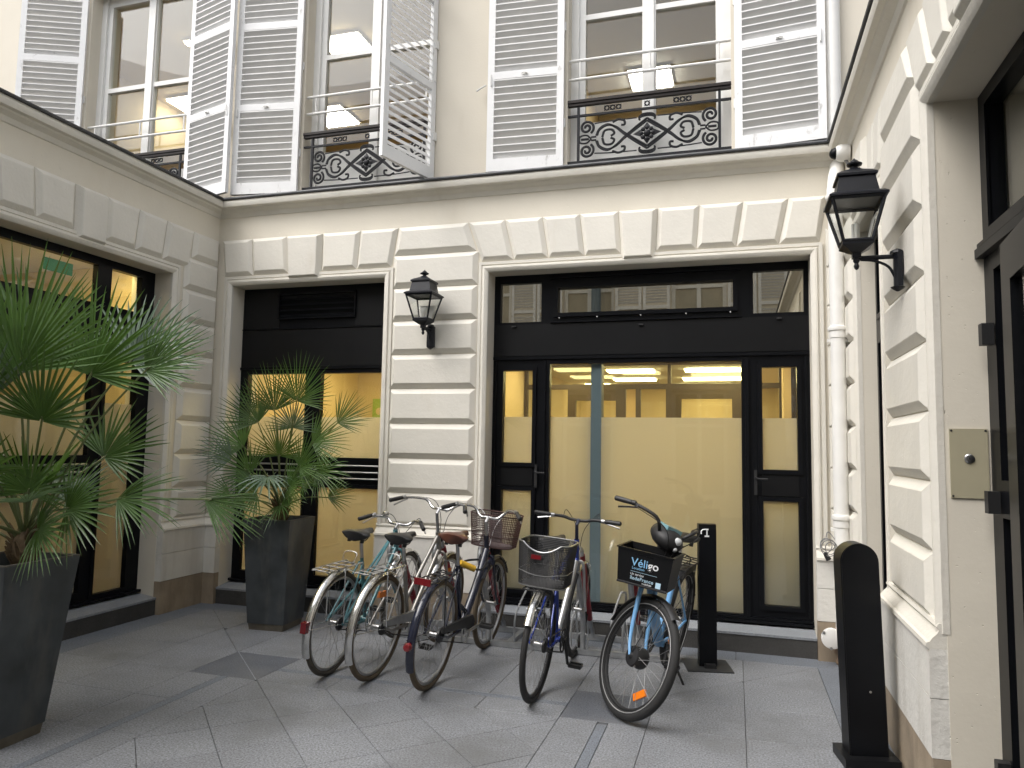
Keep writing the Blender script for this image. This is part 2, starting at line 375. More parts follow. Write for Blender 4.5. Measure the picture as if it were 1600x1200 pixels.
# ---------------------------------------------------------------- buildings: walls, rustication, cornices
rear = thing('courtyard_building', 'cream rusticated building with black shopfronts below and white louvred shutters above', 'building')
lwing = thing('courtyard_building', 'low cream wing with zinc roof edge and wide black window behind the tall palm', 'building')
rwing = thing('courtyard_building', 'low cream wing carrying the larger lantern and the beige lock plate', 'building')
def extrude(T, prof, s0, s1, m0=0, m1=0, mb=None):
    mb = mb or MB(); n = len(prof)
    P = [T(s0+m0*d, d, z) for d, z in prof]+[T(s1+m1*d, d, z) for d, z in prof]
    return mb.add(P, [tuple(range(n)), tuple(range(n, 2*n))]+[(i, (i+1) % n, n+(i+1) % n, n+i) for i in range(n)])
ZS = 3.11                     # soffit of the ground-floor openings
LO = (.20, 1.886); RO = (2.905, 5.589); WO = (-.62, -2.47); FO = (-.56, -1.49); DO = (-2.585, -4.02)
MB().panel(0, W, 0, 3.95, -.45, 0, [(*LO, -1, ZS), (*RO, -1, ZS)], TB).build('wall', MT['render'], rear)
MB().panel(-7, 0, 0, 3.95, -.45, 0, [(WO[1], WO[0], -1, ZS), (-6.3, -4.2, -1, ZS)], TL).build('wall', MT['render'], lwing)
MB().panel(-7, 0, 0, 3.95, -.45, 0, [(FO[1], FO[0], -1, ZS), (DO[1], DO[0], -1, ZS)], TR).build('wall', MT['render'], rwing)
COR = [(-.02,3.80),(.012,3.815),(.028,3.85),(.07,3.872),(.078,3.885),(.113,3.89),(.124,3.915),(.124,3.94),(.112,3.962),(.112,3.972),(-.02,3.972)]
ZIN = [(-.3,3.992),(-.3,3.976),(.112,3.974),(.112,3.958),(.136,3.956),(.139,3.968),(.135,3.98)]
for T, p, s0, s1, m0, m1 in ((TB, rear, 0, W, 1, -1), (TL, lwing, -7, 0, 0, -1), (TR, rwing, -7, 0, 0, -1)):
    extrude(T, COR, s0, s1, m0, m1).build('cornice', MT['moulding'], p, True, 25)
    extrude(T, ZIN, s0, s1, m0, m1).build('zinc_flashing', MT['zinc'], p, True, 25)
MB().box(-6, -.29, -7, .04, 3.9, 3.97).build('roof', MT['zinc'], lwing)
MB().box(W+.29, W+5, -7, .04, 3.9, 3.97).build('roof', MT['zinc'], rwing)
ZJ = [3.31, 3.0, 2.69, 2.378, 2.064, 1.747, 1.432, 1.122, .82]
def pier(T, par, s0, s1):
    """courses of bevelled blocks between s0 and s1"""
    for i in range(8):
        block(T, [(s0, ZJ[i+1]), (s1, ZJ[i+1]), (s1, ZJ[i]), (s0, ZJ[i])]).build('block', MT['stone_block'], par)
def vous(T, par, tops, bots, key=None, zt=3.58, zb=3.205):
    for i in range(len(tops)-1):
        k = i == key
        block(T, [(bots[i], 3.13 if k else zb), (bots[i+1], 3.13 if k else zb), (tops[i+1], zt), (tops[i], zt)], dep=.062 if k else .036,
              bev=.036).build('keystone' if k else 'voussoir', MT['stone_block'], par)
pier(TB, rear, 1.967, 2.81); pier(TB, rear, 5.70, 5.845)
vous(TB, rear, [2.703,3.05,3.395,3.73,4.067,4.401,4.741,5.087,5.433,5.72], [2.839,3.14,3.458,3.778,4.095,4.382,4.714,5.028,5.355,5.66], 4)
vous(TB, rear, [.055,.401,.802,1.205,1.612,2.006], [.098,.433,.841,1.204,1.583,1.945], 2)
block(TB, [(1.972, 3.31), (2.79, 3.31), (2.697, 3.58), (2.012, 3.58)]).build('block', MT['stone_block'], rear)
pier(TL, lwing, -.475, -.003); pier(TL, lwing, -3.45, -2.61)
vous(TL, lwing, [-.364,-.715,-1.046,-1.40,-1.71,-2.07,-2.40,-2.72], [-.42,-.76,-1.08,-1.40,-1.70,-2.03,-2.35,-2.65], 3)
block(TL, [(-.39, 3.31), (-.003, 3.31), (-.003, 3.58), (-.37, 3.58)]).build('block', MT['stone_block'], lwing)
pier(TR, rwing, -.37, -.003); pier(TR, rwing, -2.44, -1.61); pier(TR, rwing, -5.0, -4.17)
vous(TR, rwing, [-.40,-.63,-.87,-1.18,-1.42,-1.645], [-.46,-.69,-.89,-1.16,-1.36,-1.58], 2)
vous(TR, rwing, [-2.262,-2.59,-2.92,-3.15,-3.45,-3.69,-4.02,-4.35], [-2.46,-2.755,-3.0,-3.16,-3.45,-3.61,-3.88,-4.15], 3)
block(TR, [(-2.43, 3.31), (-1.615, 3.31), (-1.65, 3.58), (-2.258, 3.58)]).build('block', MT['stone_block'], rwing)
block(TR, [(-.42, 3.31), (-.003, 3.31), (-.003, 3.58), (-.395, 3.58)]).build('block', MT['stone_block'], rwing)
ARC = [(-.002,-.012),(-.002,.016),(.012,.03),(.03,.037),(.045,.033),(.052,.018),(.058,.018),(.062,.026),(.088,.026),(.09,-.01)]
def surround(T, par, s0, s1, zb=.8):
    """moulding running up, across and down around an opening"""
    mb = MB(); n = len(ARC); st = [(-1, 0, s0, zb), (-1, 1, s0, ZS), (1, 1, s1, ZS), (1, 0, s1, zb)]
    P = [T(s+a*o, d, z+b*o) for a, b, s, z in st for o, d in ARC]
    F = [(k*n+i, k*n+(i+1) % n, (k+1)*n+(i+1) % n, (k+1)*n+i) for k in range(3) for i in range(n)]+[tuple(range(n)), tuple(range(3*n, 4*n))]
    mb.add(P, F).build('window_surround', MT['moulding'], par, True, 25)
surround(TB, rear, *LO); surround(TB, rear, *RO); surround(TL, lwing, WO[1], WO[0]); surround(TR, rwing, FO[1], FO[0]); surround(TR, rwing, DO[1], DO[0])
BAS = [(-.02,.845),(.03,.842),(.038,.826),(.03,.812),(.036,.80),(.056,.78),(.066,.765),(.079,.76),(.082,.742),(.074,.735),(-.02,.735)]
def foot(T, par, s0, s1, m0=0, m1=0):
    extrude(T, BAS, s0, s1, m0, m1).build('base_moulding', MT['moulding'], par, True, 25)
    for za, zb in ((.735, .535), (.532, .292)):
        extrude(T, [(-.02, za), (.07, za-.001), (.07, zb), (-.02, zb)], s0, s1, m0, m1).build('base_block', MT['base_stone'], par)
    extrude(T, [(-.02, .29), (.066, .289), (.066, -.02), (-.02, -.02)], s0, s1, m0, m1).build('plinth_stone', MT['plinth_stone'], par)
foot(TB, rear, 0, LO[0]-.002, 1, 0); foot(TB, rear, LO[1]+.002, RO[0]-.002); foot(TB, rear, RO[1]+.002, W, 0, -1)
foot(TL, lwing, WO[0]+.002, 0, 0, -1); foot(TL, lwing, -4.2, WO[1]-.002)
foot(TR, rwing, FO[0]+.002, 0, 0, -1); foot(TR, rwing, DO[0]+.002, FO[1]-.002); foot(TR, rwing, -7, DO[1]-.002)
def steps(T, par, a, b):
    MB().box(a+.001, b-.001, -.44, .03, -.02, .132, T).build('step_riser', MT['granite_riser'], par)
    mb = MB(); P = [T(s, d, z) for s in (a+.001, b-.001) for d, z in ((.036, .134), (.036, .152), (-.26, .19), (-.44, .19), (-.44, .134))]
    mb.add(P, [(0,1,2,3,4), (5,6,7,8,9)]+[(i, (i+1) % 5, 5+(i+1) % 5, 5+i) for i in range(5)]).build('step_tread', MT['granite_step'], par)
steps(TB, rear, *LO); steps(TB, rear, *RO); steps(TL, lwing, WO[1], WO[0]); steps(TR, rwing, FO[1], FO[0])

# ---------------------------------------------------------------- black shopfront glazing
def glazing(T, par, name, s0, s1, z0, z1, panes, label=None, filmtop=1.822, front=-.185, mirror=False):
    """panes: (a, b, za, zb, proud): holes with glass, a bead and, below filmtop, a frosted sheet"""
    fr = MB().panel(s0, s1, z0, z1, front-.06, front, [p[:4] for p in panes], T)
    w = fr.build(name, MT['black_frame'], par)
    if label: w['label'] = label
    for a, b, za, zb, pr in panes:
        if pr:
            MB().panel(a-.035, b+.035, za-.035, zb+.035, front-.004, front+pr, [(a, b, za, zb)], T).build('sash', MT['black_frame'], w)
        MB().panel(a-.004, b+.004, za-.004, zb+.004, front-.034, front-.028, [], T).build('pane', MT['mirror_glass' if mirror and za > 2.5 else 'glass'], w)
        ft = min(zb, filmtop)
        if filmtop > za+.05:
            MB().panel(a-.003, b+.003, za-.003, ft, front-.0395, front-.0375, [], T).build('frosted_film', MT['frosted'], w)
    return w
def bars(T, par, items, mat='black_frame', nm='trim'):
    for a, b, za, zb, d0, d1 in items: MB().box(a, b, d0, d1, za, zb, T).build(nm, MT[mat], par)
wR = glazing(TB, rear, 'shop_window', RO[0], RO[1], .19, ZS,
    [(2.962,3.348,2.677,3.035,.0),(3.504,5.0,2.747,2.974,.022),(5.16,5.552,2.687,3.04,.0),
     (3.006,3.281,1.413,2.235,.018),(3.006,3.281,.31,1.169,.018),(3.437,5.06,.245,2.292,.006),
     (5.222,5.488,1.405,2.236,.018),(5.222,5.488,.33,1.152,.018)], mirror=True)
bars(TB, wR, [(RO[0]+.004, RO[1]-.004, 2.369, 2.655, -.184, -.176), (3.0, 3.29, 1.21, 1.37, -.184, -.178), (5.215, 5.495, 1.195, 1.365, -.184, -.178)], 'black_panel', 'infill_panel')
bars(TB, wR, [(RO[0]+.003, RO[1]-.003, 2.335, 2.362, -.184, -.165), (2.925, 2.938, .25, 2.32, -.184, -.170), (3.378, 3.402, .23, 2.32, -.184, -.165),
              (5.09, 5.118, .23, 2.32, -.184, -.165), (5.552, 5.566, .25, 2.32, -.184, -.170), (3.436, 5.068, 2.66, 2.672, -.184, -.16), (3.43, 5.07, 3.06, 3.075, -.184, -.158)])
bars(TB, wR, [(RO[0]+.002, RO[1]-.002, .192, .212, -.184, -.135), (RO[0]+.002, RO[1]-.002, .214, .235, -.184, -.16)], nm='bottom_rail')
MB().box(2.92, 5.58, .35, .36, 2.63, 3.08).build('void_shade_sheet', MT['plenum_shade'], wR)  # dark sheet stands in for the unlit void above the ceiling
for x in (3.52, 3.86, 4.24, 4.62, 4.98): MB().lathe([(.006,0),(.006,.004),(.002,.006)], 8, Matrix.Translation((x,.163,2.70)) @ Matrix.Rotation(rad(90),4,'X')).build('screw_cap', MT['steel'], wR)
for x, z in ((3.10, 2.63), (4.24, 2.615), (5.36, 2.63)): MB().box(x-.02, x+.02, .155, .176, z, z+.012).build('drain_cap', MT['black_plastic'], wR)
for x in (3.325, 5.165):
    h = MB().box(x-.012, x+.012, .158, .164, 1.20, 1.40); h.tube([(x,.16,1.34),(x,.125,1.34),(x+.02,.118,1.33),(x+.09,.118,1.33)], .008, 8)
    h.build('door_handle', MT['black_plastic'], wR, True)
wL = glazing(TB, rear, 'shop_window', LO[0], LO[1], .19, ZS, [(.293,.961,1.42,2.237,.008),(1.127,1.80,1.42,2.237,.008),(.293,.961,.29,1.13,.008),(1.127,1.80,.29,1.13,.008)], filmtop=1.81)
bars(TB, wL, [(LO[0]+.004, LO[1]-.004, 2.31, 2.683, -.184, -.178), (LO[0]+.004, .63, 2.70, 3.07, -.184, -.178), (1.48, LO[1]-.004, 2.70, 3.07, -.184, -.178)], 'black_panel', 'infill_panel')
bars(TB, wL, [(LO[0]+.003, LO[1]-.003, 2.685, 2.694, -.184, -.168), (LO[0]+.003, LO[1]-.003, 2.28, 2.305, -.184, -.165), (LO[0]+.002, LO[1]-.002, .192, .214, -.184, -.135), (.62,.635,2.79,3.045,-.184,-.155), (1.475,1.49,2.79,3.045,-.184,-.155), (.62,1.49,3.03,3.05,-.184,-.155), (.62,1.49,2.785,2.80,-.184,-.155)])
for k in range(4):
    z = 2.825+k*.055; MB().add([(x, y, z+dz) for x in (.64, 1.47) for y, dz in ((.178, .0), (.152, -.02), (.152, -.016), (.178, .006))], [(0,1,2,3),(4,7,6,5),(0,4,5,1),(1,5,6,2),(2,6,7,3),(3,7,4,0)]).build('vent_slat', MT['black_frame'], wL)
for z in (1.345, 1.283, 1.222):
    for a, b in ((.31, .95), (1.14, 1.79)): MB().tube([(a,.165,z),(b,.165,z)], .0085, 8).build('guard_bar', MT['steel'], wL, True)
wW = glazing(TL, lwing, 'shop_window', WO[1], WO[0], .19, ZS, [(-1.115,-.775,2.71,3.04,.0),(-2.39,-1.26,2.71,3.04,.0),(-1.115,-.775,.25,2.24,.012),(-2.39,-1.26,1.42,2.24,.008),(-2.39,-1.26,.29,1.13,.008)], filmtop=1.87)
bars(TL, wW, [(WO[1]+.004, WO[0]-.004, 2.33, 2.66, -.184, -.177)], 'black_panel', 'infill_panel')
bars(TL, wW, [(WO[1]+.002, WO[0]-.002, .192, .214, -.184, -.135)], nm='bottom_rail')
for z in (1.345, 1.283, 1.222): MB().tube([(-.165,-2.38,z),(-.165,-1.27,z)], .0085, 8).build('guard_bar', MT['steel'], wW, True)
MB().box(-.222,-.219,-1.75,-1.48,2.89,2.99).build('exit_sign', MT['exit_green'], wW)
wF = glazing(TR, rwing, 'shop_window', FO[1], FO[0], .19, ZS, [(-1.39,-.66,2.5,3.02,.01),(-1.39,-.66,.35,2.3,.01)], filmtop=0, front=-.105)
wD = glazing(TR, rwing, 'door_frame', DO[1], DO[0], 0.0, ZS, [(-3.94,-2.70,2.50,3.03,.012),(-2.83,-2.70,1.45,2.32,.0),(-2.83,-2.70,.25,1.3,.0),(-3.93,-2.90,.03,2.36,.0)], filmtop=0)
bars(TR, wD, [(DO[1]+.003, DO[0]-.003, 2.39, 2.43, -.184, -.15), (DO[1]+.003, DO[0]-.003, 2.44, 2.455, -.184, -.16), (-2.885,-2.865,.03,2.36,-.184,-.165)])
# the black door stands ajar on its hinges
hinge = Vector((W+.14, -2.93, 0)); dl = MB().panel(0, .98, .03, 2.36, 0, .05, [(.14, .84, .35, 2.2)], lambda s, d, z: (s, d, z))
Md = Matrix.Translation(hinge) @ Matrix.Rotation(rad(-90-6), 4, 'Z')
door = dl.xf(Md).build('door', MT['black_frame'], rwing); MB().box(.135,.845,.02,.028,.345,2.205).xf(Md).build('pane', MT['glass'], door)
MB().tube([(.9,-.06,.9),(.9,-.06,1.6)], .014, 10).xf(Md).build('pull_handle', MT['steel'], door, True)
for z in (2.05, 1.36, .30):
    MB().box(W+.135, W+.18, -2.70, -2.655, z-.045, z+.045).build('hinge', MT['black_plastic'], door)

# ---------------------------------------------------------------- first floor: wall, windows, shutters, railings
UW = [-1.21, 1.60, 4.30]; ZU = (3.99, 6.6)
MB().panel(-6, 10, 3.952, 11, -.45, -.05, [(c-.70, c+.70, *ZU) for c in UW], TB).build('upper_wall', MT['upper_render'], rear)
for c in UW:
    T = TB
    w = MB().panel(c-.70, c+.70, ZU[0], ZU[1], -.27, -.215, [(c-.575, c-.06, 4.49, 5.475), (c+.06, c+.575, 4.49, 5.475), (c-.575, c-.06, 5.525, 6.5), (c+.06, c+.575, 5.525, 6.5)], T).build('casement_window', MT['white_paint'], rear)
    for a in (c-.70, c+.632): MB().box(a, a+.068, -.214, -.185, ZU[0], ZU[1], T).build('jamb_moulding', MT['white_paint'], w)
    MB().box(c-.045, c+.045, -.214, -.195, 4.0, ZU[1]-.01, T).build('meeting_stile', MT['white_paint'], w)
    for a, b in ((c-.575, c-.06), (c+.06, c+.575)):
        for za, zb in ((4.49, 5.475), (5.525, 6.5)):
            MB().panel(a-.004, b+.004, za-.004, zb+.004, -.25, -.244, [], T).build('pane', MT['glass'], w)
        MB().box(a+.03, b-.03, -.214, -.208, 4.06, 4.42, T).build('apron_panel', MT['white_paint'], w)
    MB().box(c-.70, c+.70, -.21, -.0, 3.975, 4.0, T).build('window_sill', MT['white_paint'], w)
    # painted guard bars
    g = MB()
    for z in (4.855, 5.03): g.tube([(c-.70, .10, z), (c+.70, .10, z)], .0135, 8)
    for x in (c-.60, c+.02, c+.60): g.tube([(x, .10, 4.855), (x, .10, 5.03)], .009, 6)
    g.build('guard_bar', MT['white_paint'], w, True)
    # cast-iron railing
    r = MB().box(c-.70, c+.70, .045, .105, 4.615, 4.64); r.box(c-.70, c+.70, .055, .095, 4.59, 4.612)
    rl = r.build('balcony_railing', MT['handrail'], rear)
    y = .075
    for z, t in ((4.50, .010), (4.075, .012)): MB().box(c-.70, c+.70, y-t, y+t, z-.009, z+.009).build('rail', MT['iron'], rl)
    for x in (c-.605, c+.605): MB().box(x-.011, x+.011, y-.009, y+.009, 4.085, 4.588).build('post', MT['iron'], rl)
    k = MB()
    def cv(P, rr=.0085, n=6, sub=5):
        k.tube([(c+a, y, 4.10+b) for a, b in [(p.x, p.y) for p in spline([Vector((q[0], q[1])).to_3d() for q in P], sub)]], rr, n)
    for sx in (-1, 1):
        for sz in (0, 1):
            Z = lambda b: b if sz == 0 else .36-b
            sp = [(sx*(.53+.066*(1-t*.82)*math.cos(2.2+t*10.5)), Z(.075+.066*(1-t*.82)*math.sin(2.2+t*10.5))) for t in [i/26 for i in range(27)]]
            cv(sp, .0115, 6, 2)
            cv([(sx*.46, Z(.045)), (sx*.3, Z(.035)), (sx*.09, Z(.033))], .006)
            for of in (0, .022):
                cv([(0, Z(.315-of)), (sx*.10, Z(.245-of)), (sx*.20, Z(.165-of*.6)), (sx*.27, Z(.10-of*.3)), (sx*.345, Z(.062+of*.4)), (sx*.415, Z(.095+of*.5)), (sx*(.445-of*.4), Z(.155))], .0095)
            cv([(sx*.30, Z(.05)), (sx*.25, Z(.03)), (sx*.20, Z(.045)), (sx*.195, Z(.08)), (sx*.225, Z(.082))], .0105)
            cv([(sx*.39, Z(.175)), (sx*.37, Z(.12)), (sx*.31, Z(.115)), (sx*.285, Z(.15)), (sx*.315, Z(.172))], .0105)
            for t in range(3): cv([(sx*.0, Z(.0+.012*t)), (sx*.045, Z(.006+.012*t)), (sx*.07, Z(.03+.01*t)), (sx*.06, Z(.06))], .006)
        cv([(sx*.445, .165), (sx*.49, .165)], .008); cv([(sx*.445, .195), (sx*.49, .195)], .008)
        cv([(sx*.49, .18), (sx*.53, .145), (sx*.585, .15), (sx*.597, .18), (sx*.585, .21), (sx*.53, .215), (sx*.49, .18)], .008)
        cv([(sx*.51, .18), (sx*.58, .18)], .011)
    k.build('scrollwork', MT['iron'], rl, True)
    ro = MB(); MX = Matrix.Translation((c, y, 4.28)) @ Matrix.Rotation(rad(90), 4, 'X')
    ro.lathe([(.03,-.02),(.032,0),(.025,.016),(.012,.022),(.004,.024)], 12, MX)
    for q in range(8):
        a = q*math.pi/4; ro.lathe([(.004,-.012),(.021,0),(.016,.012),(.004,.016)], 6, MX @ Matrix.Translation((.05*math.cos(a), .05*math.sin(a), 0)))
    for q in range(4):
        a = q*math.pi/2; R2 = .098; ro.add([MX @ Vector((R2*math.cos(a)*(1.25 if q % 2 == 0 else 1), R2*math.sin(a), 0)), MX @ Vector((.06*math.cos(a+.6), .06*math.sin(a+.6), .008)), MX @ Vector((.06*math.cos(a-.6), .06*math.sin(a-.6), .008)), MX @ Vector((.05*math.cos(a), .05*math.sin(a), -.012))], [(0,1,2),(0,2,3),(0,3,1),(1,3,2)])
    ro.build('rosette', MT['iron'], rl, True)
    for x, ww in ((-.30, 3), (0, 1), (.30, 3)):
        o = MB()
        for q in range(ww):
            xx = c+x+(q-(ww-1)/2)*.052
            o.torus((xx, y, 4.547), (0,1,0), .02, .0065, 10, 5)
            for a in range(4): o.tube([(xx+.012*math.cos(a*1.571+.785), y, 4.547+.012*math.sin(a*1.571+.785)), (xx+.033*math.cos(a*1.571+.785), y, 4.547+.033*math.sin(a*1.571+.785))], [.008, .003], 5)
        o.build('ornament', MT['iron'], rl, True)
# shutters: louvred leaves hung on the outer arris of each reveal
SW, SH = .70, 2.54
def leaf_mesh(sg):
    T = lambda s, d, z: (sg*s, -d, z)
    return MB().panel(0, SW, 0, SH, -.036, 0, [(.062, SW-.062, .115, .862), (.062, SW-.062, .93, 1.72), (.062, SW-.062, 1.79, 2.45)], T).mesh('shutter', MT['shutter_paint'])
LM = {1: leaf_mesh(1), -1: leaf_mesh(-1)}
hl = SW/2-.060
SLM = MB().add([(x, yy, z) for x in (-hl, hl) for yy, z in ((.0375, .029), (-.0015, -.018), (-.0015, -.029), (.0375, .018))], [(0,1,2,3),(4,7,6,5),(0,4,5,1),(1,5,6,2),(2,6,7,3),(3,7,4,0)]).mesh('slat', MT['slat_paint'])
def latch_mesh(sg):
    b = MB(); b.box(.325, .375, .036, .040, .885, .905); b.tube([(.33,.05,.893),(.36,.054,.897),(.385,.05,.89)], .006, 6); b.tube([(.345,.04,.895),(.345,.052,.895)], .006, 6)
    b.box(.012, .03, -.004, 0, .95, 1.05); b.box(-.012, .03, -.012, .0, .38, .46); b.box(-.012, .03, -.012, .0, 1.28, 1.36)
    b.tube([(.665,.04,.80),(.665,.05,.80),(.668,.05,.90)], .006, 6)
    if sg < 0: b.v = [(-x, y, z) for x, y, z in b.v]
    return b.mesh('latch', MT['white_paint'])
LT = {1: latch_mesh(1), -1: latch_mesh(-1)}
for c, tl, tr in zip(UW, (157, 172, 176), (165, 74, 174)):
    for sg, th in ((1, tl), (-1, tr)):
        hx = c-sg*.73
        s_ = put('shutter', LM[sg], rear, (hx, .035, 4.02), (0, 0, -sg*rad(th)))
        for za, zb in ((.115, .862), (.93, 1.72), (1.79, 2.45)):
            n = int(round((zb-za-.01)/.066))
            for i in range(n): put('slat', SLM, s_, (sg*SW/2, 0, za+(i+.5)*(zb-za)/n), (random.uniform(-.04, .04), random.uniform(-.003, .003), 0))
        put('latch', LT[sg], s_)
MB().tube([(2.84,.0,4.86),(2.80,-.02,4.83),(2.76,-.03,4.80)], .008, 6).build('shutter_stop', MT['white_paint'], rear, True)

# ---------------------------------------------------------------- rooms behind the glass
def room(x0, x1, y0, y1, z0, z1, wallm, ceilm, open_side):
    p = [('interior_floor', 'room_floor', (x0,x1,y0,y1,z0-.05,z0)), ('interior_ceiling', ceilm, (x0,x1,y0,y1,z1,z1+.05))]
    if open_side != 'x0': p.append(('interior_wall', wallm, (x0-.05,x0,y0,y1,z0,z1)))
    if open_side != 'x1': p.append(('interior_wall', wallm, (x1,x1+.05,y0,y1,z0,z1)))
    if open_side != 'y0': p.append(('interior_wall', wallm, (x0,x1,y0-.05,y0,z0,z1)))
    if open_side != 'y1': p.append(('interior_wall', wallm, (x0,x1,y1,y1+.05,z0,z1)))
    for nm, mt, b in p: tag(MB().box(*b).build(nm, MT[mt]), kind='structure')
room(.05, 2.35, .452, 2.9, .15, 2.60, 'warm_wall', 'room_white', 'y0')
room(2.45, 5.84, .452, 6.4, .15, 2.60, 'warm_wall', 'room_white', 'y0')
room(-3.2, -.452, -4.0, -.3, .15, 3.3, 'warm_wall', 'room_white', 'x1')
room(W+.452, W+3.2, -5, -.3, .0, 3.3, 'room_white', 'room_white', 'x0')
room(-3.4, 2.9, .452, 5.2, 3.95, 6.75, 'upper_room', 'upper_room', 'y0')
room(3.0, 5.9, .452, 4.9, 3.95, 6.75, 'upper_room', 'room_white', 'y0')
# glazed office partition with brown frames behind the wide window
pt = thing('office_partition', 'brown framed glass partition inside the lit office behind the wide shop window', 'partition')
fr = MB().panel(2.46, 5.83, .15, 2.59, -2.86, -2.80, [(2.5,3.02,.2,2.28),(3.12,3.62,.25,2.14),(3.74,3.86,.2,2.28),(3.92,4.22,.2,2.28),(4.40,4.98,.25,2.16),(5.16,5.5,.2,2.28),(2.5,3.40,2.34,2.57),(3.46,4.24,2.34,2.57),(4.28,5.10,2.34,2.57),(5.16,5.5,2.34,2.57)], TB)
fr.build('frame', MT['brown_frame'], pt)
for a, b, za, zb in ((2.5,3.02,.2,2.28),(3.12,3.62,.25,2.14),(3.92,4.22,.2,2.28),(4.40,4.98,.25,2.16),(5.16,5.5,.2,2.28),(2.5,3.40,2.34,2.57),(3.46,4.24,2.34,2.57),(4.28,5.10,2.34,2.57)):
    MB().box(a-.003, b+.003, 2.825, 2.83, za, zb).build('pane', MT['glass'], pt)
MB().box(5.52, 5.60, 2.4, 2.7, .15, 2.59).build('post', MT['warm_wall'], pt)
for zz0, zz1 in ((.246, 2.29), (2.75, 2.972)):
    tag(MB().box(3.80, 3.893, .2205, .34, zz0, zz1).build('steel_column', MT['grey_blue']), 'slim blue-grey steel column standing right behind the '+('wide frosted pane' if zz0 < 1 else 'long transom pane'), 'column')
for x0, x1, hh in ((2.55, 3.36, .95), (3.45, 5.05, .62), (5.12, 5.78, 1.0)):  # unseen blocks added to darken the lower part of the frosted film
    t = thing('shade_block', {.95: 'narrow', .62: 'long low', 1.0: 'tall narrow'}[hh]+' unseen block added to shade the lower frosted glass of the wide shop window', 'shade_block', loc=(x0, .62, .15))
    MB().box(0, x1-x0, 0, .5, 0, hh).build('block_body', MT['brown_frame'], t); MB().box(-.01, x1-x0+.01, -.01, .51, hh, hh+.03).build('top', MT['carton'], t)
    for q in range(2): MB().box(.02+q*(x1-x0)/2, (q+1)*(x1-x0)/2-.02, -.015, 0, .04, hh-.03).build('door', MT['brown_frame'], t)
def clight(lab, mat, x0, x1, y0, y1, z, grp=None):
    t = thing('ceiling_light', lab, 'light', grp, loc=((x0+x1)/2, (y0+y1)/2, z)); a, b = (x1-x0)/2, (y1-y0)/2
    MB().box(-a-.02, a+.02, -b-.02, b+.02, .012, .03).build('housing', MT['white_paint'], t)
    MB().box(-a, a, -b, b, -.012, .012).build('diffuser', MT[mat], t)
for x0, x1, y0, y1 in ((2.75,3.35,1.2,1.5),(2.75,3.35,2.2,2.5),(4.45,5.25,1.3,1.6),(4.45,5.25,2.1,2.4),(3.4,4.0,3.4,3.7),(4.4,5.2,3.4,3.7),(3.3,3.9,4.6,4.9),(4.3,5.1,4.6,4.9),(2.7,3.1,5.5,5.8),(4.2,5.0,5.6,5.9),(3.55,4.05,1.7,2.0)):
    clight('yellow glowing ceiling panel '+('between the wide shop window and the brown office partition' if y0 < 2.8 else 'in the office beyond the brown partition'), 'warm_panel', x0, x1, y0, y1, 2.575, 'ceiling panels before the partition' if y0 < 2.8 else 'ceiling panels beyond the partition')
for x0, x1, y0, y1 in ((.5,1.1,.9,1.2),(1.35,1.95,.9,1.2),(.5,1.1,1.9,2.2),(1.35,1.95,1.9,2.2)):
    clight('warm ceiling panel in the room behind the smaller palm', 'warm_panel', x0, x1, y0, y1, 2.575, 'ceiling panels behind the smaller palm')
for y0 in (-1.1, -2.2, -3.3): clight('added warm panel out of view, brightening the frosted panes behind the tall palm', 'warm_panel', -.86, -.5, y0, y0+.5, 3.26, 'added panels behind the tall palm')  # panels added out of view to brighten the frosted film
clight('large white ceiling panel just inside the window with the half-open shutter', 'cool_panel', -.05, .5, 1.73, 2.17, 6.70)
clight('white ceiling panel deep inside the room with the half-open shutter', 'cool_panel', -1.3, -.75, 3.45, 4.07, 6.70)
clight('white ceiling panel in the upper room between the two flat-folded shutters', 'cool_panel', 3.65, 4.2, 3.55, 4.1, 6.70)
clight('added white panel brightening the upper room above the low wing', 'cool_panel', -3.2, -2.7, 2.6, 3.1, 6.70)  # added light, lifts the otherwise dark upper room
clight('small bright spot light in the upper room above the low wing', 'spot_bulb', -1.78, -1.70, 1.33, 1.41, 6.70)
for x, y, w_, h_, mt, lab in ((1.35, 2.86, .20, .30, 'green_print', 'green print with a pale flower on the warm room wall'), (1.68, 2.86, .18, .30, 'green_print', 'green arch shaped print on the warm room wall'), (.62, 2.86, .28, .35, 'orange_print', 'orange print on the warm room wall')):
    t = thing('wall_print', lab, 'picture', loc=(x-.95, y, 2.02))
    MB().box(-w_/2, w_/2, 0, .02, -h_/2, h_/2).build('board', MT[mt], t); MB().lathe([(.05,0),(.05,.006)], 7 if 'flower' in lab else 16, Matrix.Translation((0,-.001,-.02)) @ Matrix.Rotation(rad(90),4,'X')).build('motif', MT['warm_wall'], t)
sh = thing('shelf_frame', 'dark open shelf frame on the warm wall behind the smaller shop window', 'shelf', loc=(1.60, 1.6, 0))
MB().panel(0, .5, 1.7, 2.25, 0, .03, [(.07,.43,1.6,2.14)], lambda s, d, z: (s, d, z)).build('frame', MT['brown_frame'], sh)
MB().box(0,.5,.04,.25,1.9,1.93).build('shelf_board', MT['brown_frame'], sh)
for i, (x, y, w_, h_) in enumerate(((-1.7, .95, .6, 1.1), (-.95, 1.3, .55, .75))):
    t = thing('carton', ('tall' if i == 0 else 'short')+' brown carton standing in the upper room above the low wing', 'carton', loc=(x, y, 3.97))
    MB().box(-w_/2, w_/2, 0, .4, 0, h_).build('box', MT['carton'], t); MB().box(-.03, .03, -.002, -.0005, .02, h_-.02).build('tape', MT['beige_plate'], t)

